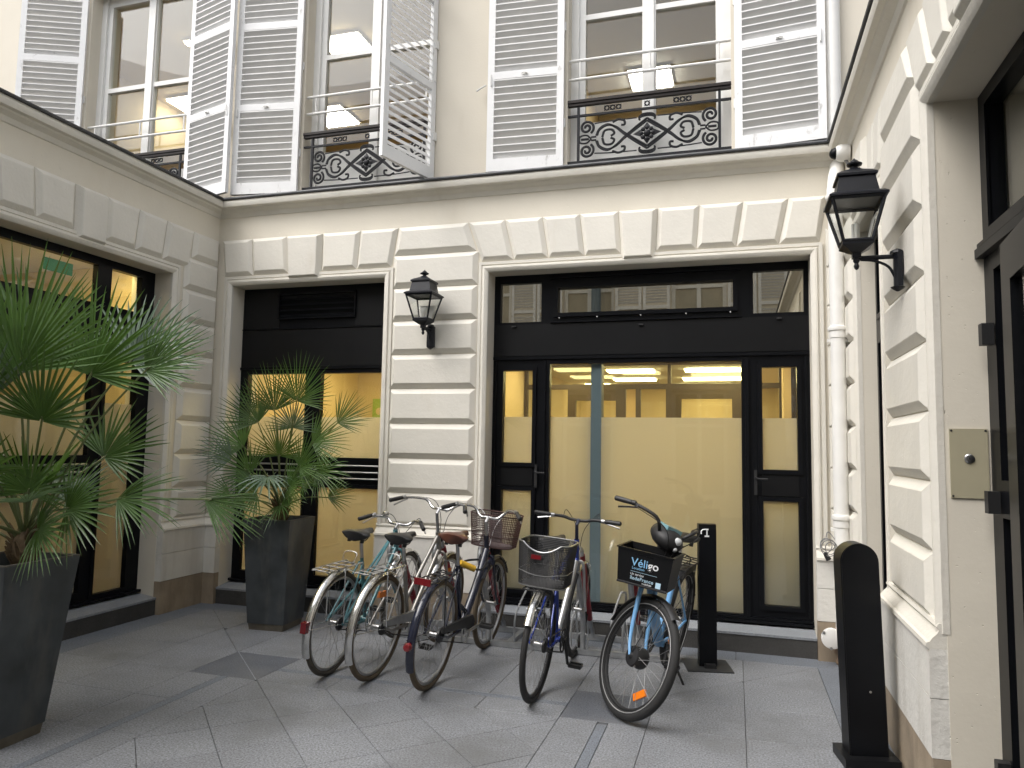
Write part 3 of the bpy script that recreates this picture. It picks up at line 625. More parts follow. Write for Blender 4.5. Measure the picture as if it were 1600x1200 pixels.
# ---------------------------------------------------------------- the building across the courtyard (seen in the reflections)
opp = thing('courtyard_building', 'cream building across the courtyard mirrored in the shop windows', 'building')
OY = -11.5; TO = lambda s, d, z: (s, OY+d, z)
oc = [-3.9, -1.2, 1.5, 4.2, 6.9, 9.6]
MB().panel(-6, 12, 0, 9.5, -.4, 0, [(c-.65, c+.65, 4.0, 6.4) for c in oc]+[(c-.65, c+.65, .4, 3.0) for c in oc], TO).build('wall', MT['upper_render'], opp)
for c in oc:
    for z0, z1 in ((4.0, 6.4), (.4, 3.0)):
        w = MB().panel(c-.65, c+.65, z0, z1, -.2, -.14, [(c-.56, c-.05, z0+.1, z1-.9), (c+.05, c+.56, z0+.1, z1-.9), (c-.56, c-.05, z1-.82, z1-.1), (c+.05, c+.56, z1-.82, z1-.1)], TO).build('casement_window', MT['white_paint'], opp)
        MB().panel(c-.57, c+.57, z0+.09, z1-.09, -.19, -.185, [], TO).build('pane', MT['curtain'], w)
    for sg in (-1, 1):
        a = c+sg*.68; b = c+sg*1.33
        s_ = MB().panel(min(a,b), max(a,b), 4.0, 6.4, .005, .035, [(min(a,b)+.07, max(a,b)-.07, 4.15, 5.0), (min(a,b)+.07, max(a,b)-.07, 5.08, 6.3)], TO).build('shutter', MT['shutter_paint'], opp)
        mb = MB()
        for i in range(30):
            z = 4.18+i*.071
            if 4.96 < z < 5.11: continue
            mb.add([TO(s, d, zz) for s in (min(a,b)+.068, max(a,b)-.068) for d, zz in ((.03, z+.02), (.008, z-.02), (.008, z-.026), (.03, z+.014))], [(0,1,2,3),(4,7,6,5),(0,4,5,1),(1,5,6,2),(2,6,7,3),(3,7,4,0)])
        mb.build('louvre', MT['slat_paint'], s_)
dp = thing('downpipe', 'blue-grey pipe added across the courtyard to mirror as a dark strip', 'downpipe', loc=(1.72-.0, OY+.14, 0))  # unseen pipe added to put a dark strip into the window reflections
MB().tube([(0,0,0),(0,0,9.4)], .12, 14).build('pipe', MT['grey_blue'], dp, True)
for z in (2.2, 4.4, 6.6): MB().tube([(0,0,z),(0,0,z+.06)], .135, 14).build('collar', MT['grey_blue'], dp, True)

# ---------------------------------------------------------------- wall lanterns, camera dome, downpipe, plate
def lantern(lab, S, bulb):
    """local frame: wall behind at +y, plate on y=0; body hangs in front at y=-out"""
    out = S['out']; t = thing('wall_lantern', lab, 'lantern', 'black wall lanterns')
    def sq(w, z, dz=0): return [(a*w, -out+b*w, z) for a, b in ((-1,-1),(1,-1),(1,1),(-1,1))]
    def loft(rings, mb=None):
        mb = mb or MB(); P = [p for r in rings for p in r]; n = len(rings)
        return mb.add(P, [(k*4+i, k*4+(i+1) % 4, k*4+4+(i+1) % 4, k*4+4+i) for k in range(n-1) for i in range(4)]+[(0,1,2,3), tuple(range(4*n-4, 4*n))])
    z0 = 0.0                              # z of the body's lower cup
    loft([sq(.135,.245),sq(.135,.255),sq(.118,.268),sq(.098,.275),sq(.083,.355),sq(.093,.36),sq(.093,.372),sq(.072,.388),sq(.03,.41),sq(.02,.42)]).build('roof', MT['lantern_black'], t)
    MB().lathe([(.016,.415),(.016,.43),(.036,.438),(.038,.446),(.022,.455),(.018,.462),(.008,.468),(.003,.475)], 14, Matrix.Translation((0,-out,0))).build('finial', MT['lantern_black'], t, True)
    f = MB()
    for a, b in ((-1,-1),(1,-1),(1,1),(-1,1)): f.tube([(a*.066,-out+b*.066,.03),(a*.122,-out+b*.122,.25)], .0085, 4)
    for w, z in ((.066,.032),(.119,.242)):
        P = sq(w, z)
        for i in range(4): f.tube([P[i], P[(i+1) % 4]], .011, 4)
    f.build('cage', MT['lantern_black'], t)
    for i in range(4):
        A, B_ = sq(.063,.036), sq(.117,.24); j = (i+1) % 4
        MB().add([A[i], A[j], B_[j], B_[i]], [(0,1,2,3)]).build('pane', MT['lantern_glass'], t)
    loft([sq(.072,.028),sq(.072,.015),sq(.05,.0),sq(.034,-.012),sq(.02,-.02),sq(.02,-.045)]).build('cup', MT['lantern_black'], t)
    MB().lathe([(.014,-.04),(.016,-.06),(.009,-.072),(.014,-.085),(.010,-.098),(.003,-.104)], 12, Matrix.Translation((0,-out,0))).build('pendant', MT['lantern_black'], t, True)
    b = MB()
    if bulb == 'globe': b.lathe([(.010,.03),(.013,.06),(.024,.085),(.030,.11),(.027,.13),(.015,.145),(.003,.15)], 12, Matrix.Translation((0,-out,0)))
    else:
        for k in range(3): a = k*2.094; x, y = .013*math.cos(a), -out+.013*math.sin(a); b.tube([(x,y,.05),(x,y,.135)], .008, 7)
        b.lathe([(.02,.03),(.02,.055)], 12, Matrix.Translation((0,-out,0)))
    b.build('bulb', MT['frost_white'], t, True)
    MB().add([(-.05,-out+.055,.04),(.05,-out+.055,.04),(.075,-out+.085,.17),(-.075,-out+.085,.17)], [(0,1,2,3)]).build('reflector', MT['frost_white'], t)
    zp = S['plate']; p = MB(); w = .036
    p.add([(x, y, z) for z in (zp[0], zp[1]) for x, y in ((-w,-.001),(w,-.001),(w,-.024),(.012,-.036),(-.012,-.036),(-w,-.024))], [(0,1,2,3,4,5),(6,11,10,9,8,7)]+[(i,(i+1) % 6,6+(i+1) % 6,6+i) for i in range(6)])
    p.lathe([(.034,zp[1]),(.03,zp[1]+.012),(.006,zp[1]+.024)], 8, Matrix.Translation((0,-.02,0))); p.lathe([(.006,zp[0]-.022),(.028,zp[0]-.008),(.034,zp[0])], 8, Matrix.Translation((0,-.02,0)))
    p.build('back_plate', MT['lantern_black'], t)
    zt = S['arm']; a = MB().tube([(0,-.02,zt),(0,-out,zt)], .012, 8)
    a.tube(spline([(0,-.03,zp[0]+.05),(0,-.06,zt-.05),(0,-.12,zt-.018),(0,-out+.02,zt-.008)], 5), .007, 6); a.build('arm', MT['lantern_black'], t, True)
    return t
l1 = lantern('small black lantern on the pier between the two shop windows', dict(out=.19, plate=(-.19,-.005), arm=-.035), 'globe')
l1.location = (2.385, -.045, 2.625)
l2 = lantern('black lantern on a straight arm on the wing with the beige lock plate', dict(out=.205, plate=(-.20,-.03), arm=-.045), 'tubes')
l2.matrix_world = Matrix.Translation((W-.045, -2.15, 2.575)) @ Matrix.Rotation(rad(-90), 4, 'Z')
t = thing('security_camera', 'white dome security camera under the cornice above the downpipe', 'camera', loc=(W-.012, -.36, 3.775))
Mx = Matrix.Rotation(rad(-90), 4, 'Y')
MB().lathe([(.06,0),(.062,.02),(.062,.06),(.055,.085),(.045,.095)], 20, Mx).build('housing', MT['pvc_white'], t, True)
MB().lathe([(.044,.09),(.043,.105),(.034,.125),(.018,.137),(.004,.14)], 18, Mx).build('dome', MT['black_frame'], t, True)
MB().tube([(-.03,0,-.055),(-.01,.0,-.085)], .012, 8).build('cable_gland', MT['cable_grey'], t, True)
t = thing('downpipe', 'white downpipe in the corner beside the wide shop window', 'downpipe', loc=(5.762, -.125, 0))
MB().tube([(0,0,.26),(0,0,3.58)], .054, 20).build('pipe', MT['pvc_white'], t, True)
MB().tube(spline([(0,0,3.50),(0,0,3.62),(.012,.03,3.70),(.03,.10,3.77),(.035,.16,3.86)], 6), [.0545+.006*(i < 5) for i in range(25)], 18).build('elbow', MT['pvc_white'], t, True)
for z in (3.50, 2.47, 1.05): MB().lathe([(.054,-.055),(.060,-.05),(.060,.0),(.068,.005),(.071,.02),(.068,.035),(.056,.04)], 20, Matrix.Translation((0,0,z))).build('collar', MT['pvc_white'], t, True)
for z in (3.43, 2.40, .98): MB().box(-.075, .075, -.012, .02, z-.012, z+.012).build('bracket', MT['pvc_white'], t)
MB().lathe([(.05,.0),(.062,.02),(.055,.06),(.066,.08),(.07,.12),(.06,.26)], 18).build('foot', MT['pipe_foot'], t, True)
MB().tube([(.02,.13,3.98),(.02,.13,11)], .06, 16).build('upper_pipe', MT['pvc_white'], t, True)
t = thing('access_cover', 'round white access cover at the foot of the downpipe', 'cover', loc=(5.672, -.20, .20))
Mx = Matrix.Rotation(rad(90), 4, 'X') @ Matrix.Rotation(rad(0), 4, 'Y')
MB().lathe([(.072,-.03),(.074,.0),(.072,.012),(.06,.016)], 24, Mx).build('disc', MT['pvc_white'], t, True)
for a in (.4, 2.5, 4.6): MB().lathe([(.011,.0),(.011,.018),(.004,.02)], 8, Mx @ Matrix.Translation((.068*math.cos(a), .068*math.sin(a), 0))).build('bolt', MT['steel'], t, True)
t = thing('cable_bundle', 'coiled grey cable with a black plug hanging by the downpipe', 'cable', loc=(5.66, -.15, .86))
k = MB(); random.seed(3)
for q in range(4):
    cxx, cz, ra, rb = random.uniform(-.02,.02), random.uniform(-.02,.02), random.uniform(.03,.06), random.uniform(.04,.06)
    k.tube([(cxx+ra*math.cos(a), random.uniform(-.004,.004)-.01*q, cz+rb*math.sin(a)) for a in [i*.4487 for i in range(14)]], .0035, 5, True)
k.tube(spline([(.05,0,.05),(.02,0,.09),(.0,.0,.10),(-.01,.0,.06)], 4), .0035, 5); k.build('coil', MT['cable_grey'], t, True)
MB().tube([(-.025,-.02,-.05),(-.01,-.02,-.075),(.005,-.02,-.10)], [.012,.016,.02], 8).build('plug', MT['black_plastic'], t, True)
t = thing('lock_plate', 'beige metal lock plate screwed to the plastered door jamb', 'plate', loc=(5.952, -2.586, 1.515))
MB().box(-.072,.072,-.006,-.0005,-.146,.146).build('plate', MT['beige_plate'], t)
MB().lathe([(.02,.0),(.02,.004),(.015,.007),(.013,.0075)], 16, Matrix.Translation((.0,-.006,.02)) @ Matrix.Rotation(rad(90),4,'X')).build('lock_cylinder', MT['steel'], t, True)
MB().box(-.002,.002,-.0145,-.0134,.014,.026).build('keyhole', MT['black_plastic'], t)
for x in (-.064,.064):
    for z in (-.138,.138): MB().lathe([(.005,0),(.003,.003)], 8, Matrix.Translation((x,-.006,z)) @ Matrix.Rotation(rad(90),4,'X')).build('screw', MT['black_plastic'], t)

# ---------------------------------------------------------------- bollards
t = thing('charging_post', 'slim flat black post with a white stand symbol on a square floor plate', 'post', loc=(4.805, -.52, 0), M=None); t.rotation_euler = (0, 0, rad(12))
pz = MB(); P = [(a, b) for a, b in ((-.066,-.03),(.066,-.03),(.066,.05),(-.066,.05))]
pz.prism(inset(P, .004), .012, 1.015, lambda a, b, h: (a, b, h)).build('column', MT['black_panel'], t)
MB().box(-.062,.062,-.032,-.0305,.02,.98).build('front_cover', MT['black_frame'], t)
MB().box(-.16,.16,-.14,.17,.001,.009).build('floor_plate', MT['zinc'], t)
MB().box(-.03,.05,-.075,-.03,.009,.035).build('socket', MT['black_plastic'], t)
sy = MB(); sy.tube([(-.046,-.0335,.945),(-.046,-.0335,.965),(-.036,-.0335,.977),(-.018,-.0335,.979),(.004,-.0335,.979)], .0045, 4); sy.box(-.018,.006,-.0345,-.033,.974,.984); sy.box(-.010,-.001,-.0345,-.033,.935,.975); sy.box(-.022,.011,-.0345,-.033,.925,.936)
sy.build('symbol', MT['print_white'], t)
t = thing('bollard', 'black round-topped bollard beside the white pier of the wing', 'bollard', loc=(5.625, -1.92, 0)); t.rotation_euler = (0, rad(-1.6), rad(9))
P = [(-.093, .05)]+[(-.093*math.cos(a), .998+.093*math.sin(a)) for a in [i*math.pi/18 for i in range(19)]]+[(.093, .05)]
MB().prism(P, -.06, .06, lambda a, b, h: (a, h, b)).build('column', MT['black_panel'], t, True, 30)
MB().prism([(a*.93, b-.001) for a, b in P], -.063, -.0605, lambda a, b, h: (a, h, b)).build('face', MT['black_frame'], t, True, 30)
MB().prism(inset([(-.13,-.12),(.13,-.12),(.13,.10),(-.13,.10)], .0), .0, .05, lambda a, b, h: (a, b, h)).build('base', MT['black_panel'], t)
MB().lathe([(.006,0),(.006,.002)], 8, Matrix.Translation((.02,-.063,.36)) @ Matrix.Rotation(rad(90),4,'X')).build('rivet', MT['steel'], t)

# ---------------------------------------------------------------- planters and fan palms
def planter(lab, x, y, rz, ht, hb, H):
    t = thing('planter', lab, 'planter', 'tapered zinc planters', loc=(x, y, 0)); t.rotation_euler = (0, 0, rz)
    def ring(h, z): return [(-h,-h,z),(h,-h,z),(h,h,z),(-h,h,z)]
    def loft(rr): 
        n = len(rr); return MB().add([p for r in rr for p in r], [(k*4+i,k*4+(i+1) % 4,k*4+4+(i+1) % 4,k*4+4+i) for k in range(n-1) for i in range(4)])
    loft([ring(hb+.001,.055),ring(ht,H),ring(ht-.022,H),ring(ht-.03,H-.12)]).build('body', MT['planter_zinc'], t)
    loft([ring(ht+.001,H-.004),ring(ht+.001,H+.003),ring(ht-.023,H+.003),ring(ht-.023,H-.004)]).build('rim', MT['planter_rim'], t)
    f = loft([ring(hb-.012,.0),ring(hb-.004,.055)]); f.build('foot', MT['planter_foot'], t)
    g = MB(); h = ht-.028; N = 8
    g.add([(-h+2*h*i/N, -h+2*h*j/N, H-.07+random.uniform(-.012,.015)) for j in range(N+1) for i in range(N+1)], [(j*(N+1)+i, j*(N+1)+i+1, (j+1)*(N+1)+i+1, (j+1)*(N+1)+i) for j in range(N) for i in range(N)])
    g.build('soil', MT['soil'], t, True)
planter('tall zinc planter holding the larger fan palm', 1.345, -3.13, rad(2), .225, .145, .92)
planter('dark zinc planter holding the smaller fan palm beside the bicycles', 1.265, -.60, rad(4), .215, .165, .91)
VR = Vector((.957, .290, 0)); VT = Vector((.290, -.957, 0)); VZ = Vector((0, 0, 1))   # right, towards the viewer's side, up
def frond(par, base, hub, axis, nrm, r, n, spread, droop, mat, rng, wk=1.0):
    a = axis.normalized(); nn = (nrm-a*nrm.dot(a)).normalized(); b = nn.cross(a); mb = MB()
    for i in range(n):
        f = (i+.5)/n*2-1; ph = f*spread/2*math.pi/180+rng.uniform(-.03, .03)
        d = a*math.cos(ph)+b*math.sin(ph); side = (-a*math.sin(ph)+b*math.cos(ph))
        Lr = r*(1-.28*abs(f)**2)*rng.uniform(.88, 1.05); w0 = r*.35*(spread*math.pi/180)/n*.42*wk
        tw = rng.uniform(-.35, .35); bend = rng.uniform(.4, 1.5)*droop; cup = .16*r*f*f
        pts = []
        for t_, wf in ((.03, .14), (.2, .62), (.36, 1.0), (.6, .85), (.82, .5), (1.0, .05)):
            c = hub+d*(Lr*t_)+nn*(cup*t_)-VZ*(bend*Lr*t_**2.6)
            sd = (side*math.cos(tw*t_)+nn*math.sin(tw*t_)); w = w0*wf
            pts += [c-sd*w+nn*w*.45, c, c+sd*w+nn*w*.45]
        m_ = len(pts)//3
        mb.add(pts, [(k*3+q, k*3+q+1, k*3+4+q, k*3+3+q) for k in range(m_-1) for q in (0, 1)])
    me = bpy.data.meshes.new('leaf'); me.from_pydata(mb.v, [], mb.f); me.materials.append(MT[mat])
    lf = put('leaf', me, par)
    mid = (base+hub)/2+VZ*(.10*(hub-base).length)
    MB().tube(spline([base, mid, hub, hub+a*(.05*r)], 5), [.0075-.003*k/15 for k in range(16)], 6).build('stalk', MT['petiole'], lf, True)
def palm(lab, cx, cy, z0, dz, spec, fill, seed, rr, wk=1.0):
    rng = random.Random(seed); t = thing('fan_palm', lab, 'palm', 'potted fan palms', loc=None)
    c = Vector((cx, cy, z0))
    tk = MB(); tk.tube([c-VZ*.06, c+VZ*dz*.4, c+VZ*dz*.8, c+VZ*dz], [.055, .062, .05, .03], 10)
    for i in range(46):
        a = rng.uniform(0, 6.28); z = rng.uniform(-.02, dz); q = c+Vector((math.cos(a)*.045, math.sin(a)*.045, z)); e = q+Vector((math.cos(a)*.04, math.sin(a)*.04, rng.uniform(.04, .09)))
        tk.tube([q, e], [.013, .004], 5)
    tk.build('trunk', MT['palm_trunk'], t)
    crown = c+VZ*dz
    for u, v, w, au, av, aw, r, n, sp, dr, mt in spec:
        hub = c+VR*u+VZ*v+VT*w; ax = VR*au+VZ*av+VT*aw
        nr = VT*1.0+VZ*(.35 if av > 0 else .8)-VR*au*.2
        frond(t, crown-VZ*rng.uniform(0, dz*.6), hub, ax, nr, r, n, sp, dr, mt, rng, wk)
    for i in range(fill):
        a = i*2.399+rng.uniform(-.3, .3); el = rng.uniform(-.15, 1.0); ln = rr*rng.uniform(.45, .95)
        d = Vector((math.cos(a)*math.cos(el), math.sin(a)*math.cos(el), math.sin(el)))
        hub = crown+d*ln; ax = (d+VZ*rng.uniform(-.5, .1)).normalized()
        if hub.x < .12: continue
        frond(t, crown-VZ*rng.uniform(0, dz*.7), hub, ax, VZ+d*.5+VT*.4, rr*rng.uniform(.6, .85), rng.randint(18, 24), rng.uniform(150, 210), rng.uniform(.05, .3), 'palm_leaf_pale' if rng.random() < .12 else 'palm_leaf', rng, wk)
D, Pp = 'palm_leaf', 'palm_leaf_pale'
palm('larger fan palm spreading wide leaves above the tall planter', 1.40, -3.10, .90, .16, [
    # u right, v up, w nearer; axis; radius, leaflets, spread, droop
    (-.02, 1.0, .12, -.02, 1, .2, .74, 38, 170, .02, D), (.26, 1.0, -.05, .3, .95, .1, .58, 32, 180, .04, D),
    (.61, 1.02, .05, .85, .5, .1, .42, 30, 140, .03, D), (.14, .74, .15, .15, 1, .35, .48, 26, 175, .02, D),
    (-.22, .90, .1, -.5, .9, .2, .62, 30, 190, .04, D), (.40, 1.10, -.2, .5, .8, -.2, .5, 28, 200, .06, Pp),
    (-.15, 1.12, -.15, -.1, 1, -.1, .6, 30, 190, .03, D), (.5, .34, .05, .9, .0, .2, .40, 22, 110, .18, D),
    (.92, .34, -.05, .9, -.38, .1, .40, 16, 75, .08, D), (.10, .38, .15, .1, 1, .4, .34, 28, 210, .05, D),
    (.33, .30, .2, .9, .3, .3, .36, 26, 180, .12, D), (.22, .20, .25, .9, .1, .5, .3, 24, 190, .2, D),
    (-.2, .42, .2, -.6, .6, .4, .4, 26, 190, .1, D), (-.1, .2, .3, -.5, .1, .7, .3, 22, 180, .2, D), (-.14, .80, .22, -.4, .4, .6, .45, 26, 200, .1, Pp),
    (.28, .55, -.2, .6, .8, -.2, .4, 26, 190, .08, D)], 8, 11, .46, 1.3)
palm('smaller fan palm in the planter beside the bicycles', 1.265, -.60, .89, .14, [
    (-.21, .83, .05, -.55, .7, .1, .42, 26, 150, .03, D), (-.09, .94, .0, -.1, 1, .1, .44, 28, 150, .02, D), (.13, 1.02, .1, .3, .9, .2, .45, 32, 170, .02, D),
    (.09, .79, .05, .0, .8, .2, .30, 24, 200, .06, Pp), (.46, .84, .0, .85, .6, 0, .36, 22, 130, .02, D), (.26, .66, .05, .9, .35, .1, .40, 24, 150, .06, D),
    (-.40, .52, .1, -.95, .25, .2, .34, 20, 130, .03, Pp), (-.36, .62, -.05, -.85, .5, 0, .42, 24, 150, .06, D), (-.03, .38, .28, .0, -.3, .9, .30, 14, 190, .3, Pp),
    (.19, .46, .15, .7, .5, .4, .40, 28, 190, .08, D), (.40, .20, .0, .9, .3, .1, .28, 16, 120, .1, D), (.12, .30, .2, .6, .2, .6, .36, 26, 190, .18, D),
    (-.22, .40, .15, -.7, .5, .4, .38, 28, 190, .1, D), (-.14, .24, .2, -.6, .1, .6, .34, 24, 190, .2, D), (0, .55, .1, .05, 1, .3, .36, 28, 190, .05, D), (.32, .42, .1, .9, .1, .4, .36, 24, 170, .15, D),
    (-.40, .22, .1, -.95, -.05, .3, .3, 18, 140, .12, D), (.08, .15, .25, .4, -.1, .8, .3, 22, 190, .25, D)], 7, 5, .38)

# ---------------------------------------------------------------- bicycle rack
t = thing('bicycle_rack', 'galvanised bicycle rack with red sleeved hoops along the step', 'bicycle rack', loc=(0, 0, 0))
for y, nm in ((-.525, 'front_rail'), (-.085, 'rear_rail')):
    MB().box(2.1, 4.55, y-.02, y+.02, .004, .044).build(nm, MT['galvanised'], t)
for x in (2.12, 3.3, 4.52): MB().box(x-.02, x+.02, -.504, -.106, .006, .036).build('cross_bar', MT['galvanised'], t)
HX = [2.385, 2.77, 3.14, 3.895, 4.275]
for x in HX:
    h = MB().tube(spline([(x,-.525,.04),(x,-.525,.25),(x,-.62,.45),(x,-.745,.66),(x,-.755,.745),(x,-.71,.80),(x,-.645,.795),(x,-.60,.74)], 5), .021, 12).build('hoop', MT['galvanised'], t, True)
    MB().tube([(x,-.605,.75),(x-.008,-.22,.20)], .026, 12).build('red_sleeve', MT['red_sleeve'], h, True)
    MB().tube(spline([(x-.006,-.235,.22),(x-.006,-.16,.13),(x-.006,-.10,.08),(x-.006,-.09,.03)], 4), .018, 10).build('hoop_leg', MT['galvanised'], h, True)
for x in (2.25, 2.62, 3.0, 3.40, 3.76, 4.15):
    for dx, e in ((-.045, 0), (.045, .02)):
        MB().tube(spline([(x+dx,-.52,.04),(x+dx,-.52,.20),(x+dx+.01,-.47,.29),(x+dx+.04,-.30,.42),(x+dx+.06,-.25,.43),(x+dx+.07,-.21,.40),(x+dx+.05,-.14,.2),(x+dx+.05,-.09,.04)], 5), .0085, 8).build('wheel_loop', MT['galvanised'], t, True)
    MB().tube(spline([(x+.09,-.525,.03),(x+.09,-.525,.12),(x+.11,-.525,.155),(x+.15,-.525,.155),(x+.17,-.525,.12),(x+.17,-.525,.03)], 4), .0075, 8).build('wheel_loop', MT['galvanised'], t, True)

# ---------------------------------------------------------------- bicycles
# local frame: x forward, y to the rider's left, z up; rear wheel touches the ground at the origin
def bike(lab, loc, head, lean, S):
    M = Matrix.Translation((*loc, 0)) @ Matrix.Rotation(rad(90-head), 4, 'Z') @ Matrix.Rotation(rad(lean), 4, 'X')
    root = thing('bicycle', lab, 'bicycle', 'bicycles parked at the rack', M=M)
    R = S.get('R', .345); wb = S.get('wb', 1.05); tr = S.get('tr', .019)
    ha = rad(S.get('ha', 69)); ax = Vector((-math.cos(ha), 0, math.sin(ha)))
    P0 = Vector((wb-.055, 0, R)); A = lambda q: P0+ax*q
    st = S.get('steer', 0); MS = Matrix.Translation(P0) @ Matrix.Rotation(rad(st), 4, ax) @ Matrix.Translation(-P0)
    fc = MT[S['frame']]
    def part(mb, nm, mat, par=None, steer=False, smooth=True, ang=40):
        if steer: mb.xf(MS)
        return mb.build(nm, MT[mat], par or root, smooth, ang)
    def wheel(c, steer, hubr=.018, big=False):
        rim = MB(); rim.torus(c, (0,1,0), R-tr*2-.006, .011, 44, 8, 1.0)
        w = part(rim, 'wheel', S.get('rim', 'alloy'), steer=steer)
        part(MB().torus(c, (0,1,0), R-tr, tr, 52, 10), 'tyre', S.get('tyre', 'black_rubber'), w, steer)
        if S.get('stripe'):
            for sd_ in (-1, 1): part(MB().torus(Vector(c)+Vector((0, sd_*tr*.86, 0)), (0,1,0), R-tr*1.55, .0026, 52, 5), 'reflective_band', 'band_grey', w, steer)
        Mh = Matrix.Translation(c) @ Matrix.Rotation(rad(90), 4, 'X')
        h = MB()
        if big: h.lathe([(.012,-.062),(.02,-.05),(.056,-.044),(.062,-.03),(.062,.03),(.056,.044),(.02,.05),(.012,.062)], 24, Mh)
        else: h.lathe([(.008,-.055),(.024,-.04),(.014,-.03),(hubr*.8,0),(.014,.03),(.024,.04),(.008,.055)], 14, Mh)
        part(h, 'hub', 'black_plastic' if big else 'alloy', w, steer)
        sp = MB(); n = 28
        for i in range(n):
            a = 2*math.pi*i/n; sg = 1 if i % 2 else -1; off = .35*(1 if i % 4 < 2 else -1); rh = .06 if big else .024
            p = Vector(c)+Vector((math.cos(a+off)*rh, sg*(.034 if big else .034), math.sin(a+off)*rh)); q = Vector(c)+Vector((math.cos(a)*(R-tr*2-.01), 0, math.sin(a)*(R-tr*2-.01)))
            sp.tube([p, q], .0013, 4, cap=False)
        s_ = part(sp, 'spoke_set', 'spoke', w, steer, False); s_['kind'] = 'stuff'
        if S.get('reflector'):
            a0 = S['reflector']; r_ = R*.62; cc = Vector(c)+Vector((r_*math.cos(a0), 0, r_*math.sin(a0))); tg = Vector((-math.sin(a0), 0, math.cos(a0)))
            b = MB(); b.box(-.05,.05,-.007,.007,-.02,.02); Mr = Matrix.Translation(cc) @ Matrix((tg, (0,1,0), tg.cross(Vector((0,1,0))))).transposed().to_4x4()
            part(b.xf(Mr), 'wheel_reflector', 'orange_lens', w, steer, False)
        return w
    rc_, fcx = Vector((0,0,R)), Vector((wb,0,R))
    wheel(rc_, False); wheel(fcx, True, big=S.get('hubmotor', False))
    bb = Vector((.44,0,.275)); sa = rad(71); sdir = Vector((-math.cos(sa),0,math.sin(sa)))
    stt = bb+sdir*S.get('st', .50); sad = bb+sdir*S.get('sad', .66)
    h0, h1 = A(.44), A(S.get('ht', .57)); fr = MB(); r = S.get('tube', .0155)
    fr.tube([bb, stt], r, 10); fr.tube([h0-ax*.01, h1+ax*.01], .019, 12)
    for sg in (-1, 1):
        fr.tube([bb+Vector((-.03, sg*.02, 0)), Vector((.12, sg*.045, R-.04)), Vector((0, sg*.062, R))], [.011,.010,.008], 8)
        fr.tube([stt+Vector((0, sg*.014, -.03)), Vector((0, sg*.062, R))], .0075, 8)
    fr.lathe([(.021,-.036),(.023,-.03),(.023,.03),(.021,.036)], 12, Matrix.Translation(bb) @ Matrix.Rotation(rad(90),4,'X'))
    ty = S['type']
    if ty == 'mixte':
        fr.tube([h0, bb], r, 10)
        for sg in (-1, 1): fr.tube([h1, bb+sdir*.30+Vector((0, sg*.022, 0)), Vector((.0, sg*.062, R))], .009, 8)
    elif ty == 'lady':
        fr.tube([h0, bb], r, 10); fr.tube([h1-ax*.02, bb+sdir*.20], r*.95, 10)
    elif ty == 'step':
        fr.tube(spline([h0+ax*.03, h0+Vector((-.14,0,-.19)), bb+Vector((.10,0,.10)), bb], 5), r*1.75, 12); fr.tube([bb+Vector((.1,0,.1)), bb+sdir*.2], r, 8)
    elif ty == 'diamond':
        fr.tube([h0, bb], r*1.2, 10); fr.tube([h1-ax*.02, stt-sdir*.04], r*1.1, 10)
    part(fr, 'frame', S['frame'])
    if S.get('second'): part(MB().tube([h0+Vector((-.02,0,-.02)), bb+Vector((.04,0,.05))], r*1.26, 10), 'down_tube_cover', S['second'])
    # fork
    fk = MB(); cr = A(.415)
    fk.tube([A(.40), A(.56)], .013, 10)
    for sg in (-1, 1):
        s0 = S.get('forkr', .0125)
        fk.tube(spline([cr+Vector((0, sg*.012, .006)), cr+Vector((.004, sg*.05, -.015)), A(.22)+Vector((.004, sg*.058, 0)), A(.08)+Vector((.022, sg*.06, 0)), fcx+Vector((0, sg*.06, 0))], 4), [s0-(s0-.008)*k/16 for k in range(17)], 10)
    part(fk, 'fork', S.get('forkm', S['frame']), steer=True)
    # stem and handlebar
    sh_ = S.get('stem', .16); top = A(S.get('ht', .57)+sh_); sx = S.get('ext', .05); ct = top+Vector((sx, 0, .01))
    part(MB().tube([h1, top-ax*.02, ct], [.0125, .0125, .014], 10), 'stem', S.get('stemm', 'alloy'), steer=True)
    bw = S.get('bw', .27); bs = S.get('sweep', .12); br = S.get('rise', .03)
    pts = [Vector((-bs, -bw, br-.015)), Vector((-bs*.62, -bw*.88, br)), Vector((.03, -bw*.5, br*.9)), Vector((.02, -.07, .0)), Vector((0, 0, 0)), Vector((.02, .07, .0)), Vector((.03, bw*.5, br*.9)), Vector((-bs*.62, bw*.88, br)), Vector((-bs, bw, br-.015))]
    if S.get('flat'): pts = [Vector((-bs, -bw, br)), Vector((-bs*.35, -bw*.45, br*.8)), Vector((0, -.05, 0)), Vector((0, .05, 0)), Vector((-bs*.35, bw*.45, br*.8)), Vector((-bs, bw, br))]
    hb = part(MB().tube(spline([ct+p for p in pts], 5), .0112, 10), 'handlebar', S.get('barm', 'chrome'), steer=True)
    for sg, e in ((-1, 0), (1, -1)):
        p1 = ct+pts[e]; p2 = ct+pts[1 if sg < 0 else -2]; d = (p1-p2).normalized()
        part(MB().tube([p1+d*.05, p1+d*.045, p1-d*.02, p1-d*.065], [.012, .0165, .0165, .015], 10), 'grip', S.get('grip', 'black_plastic'), hb, True)
        b0 = p1-d*.085
        lv = MB().tube(spline([b0, b0+Vector((.035, -sg*.01, -.012)), b0+Vector((.04, 0, -.025))+d*.05, b0+Vector((.05, 0, -.04))+d*.12], 4), [.008]*5+[.006]*8, 6); lv.tube([b0-d*.012, b0+d*.012], .016, 10)
        part(lv, 'brake_lever', S.get('leverm', 'alloy'), hb, True)
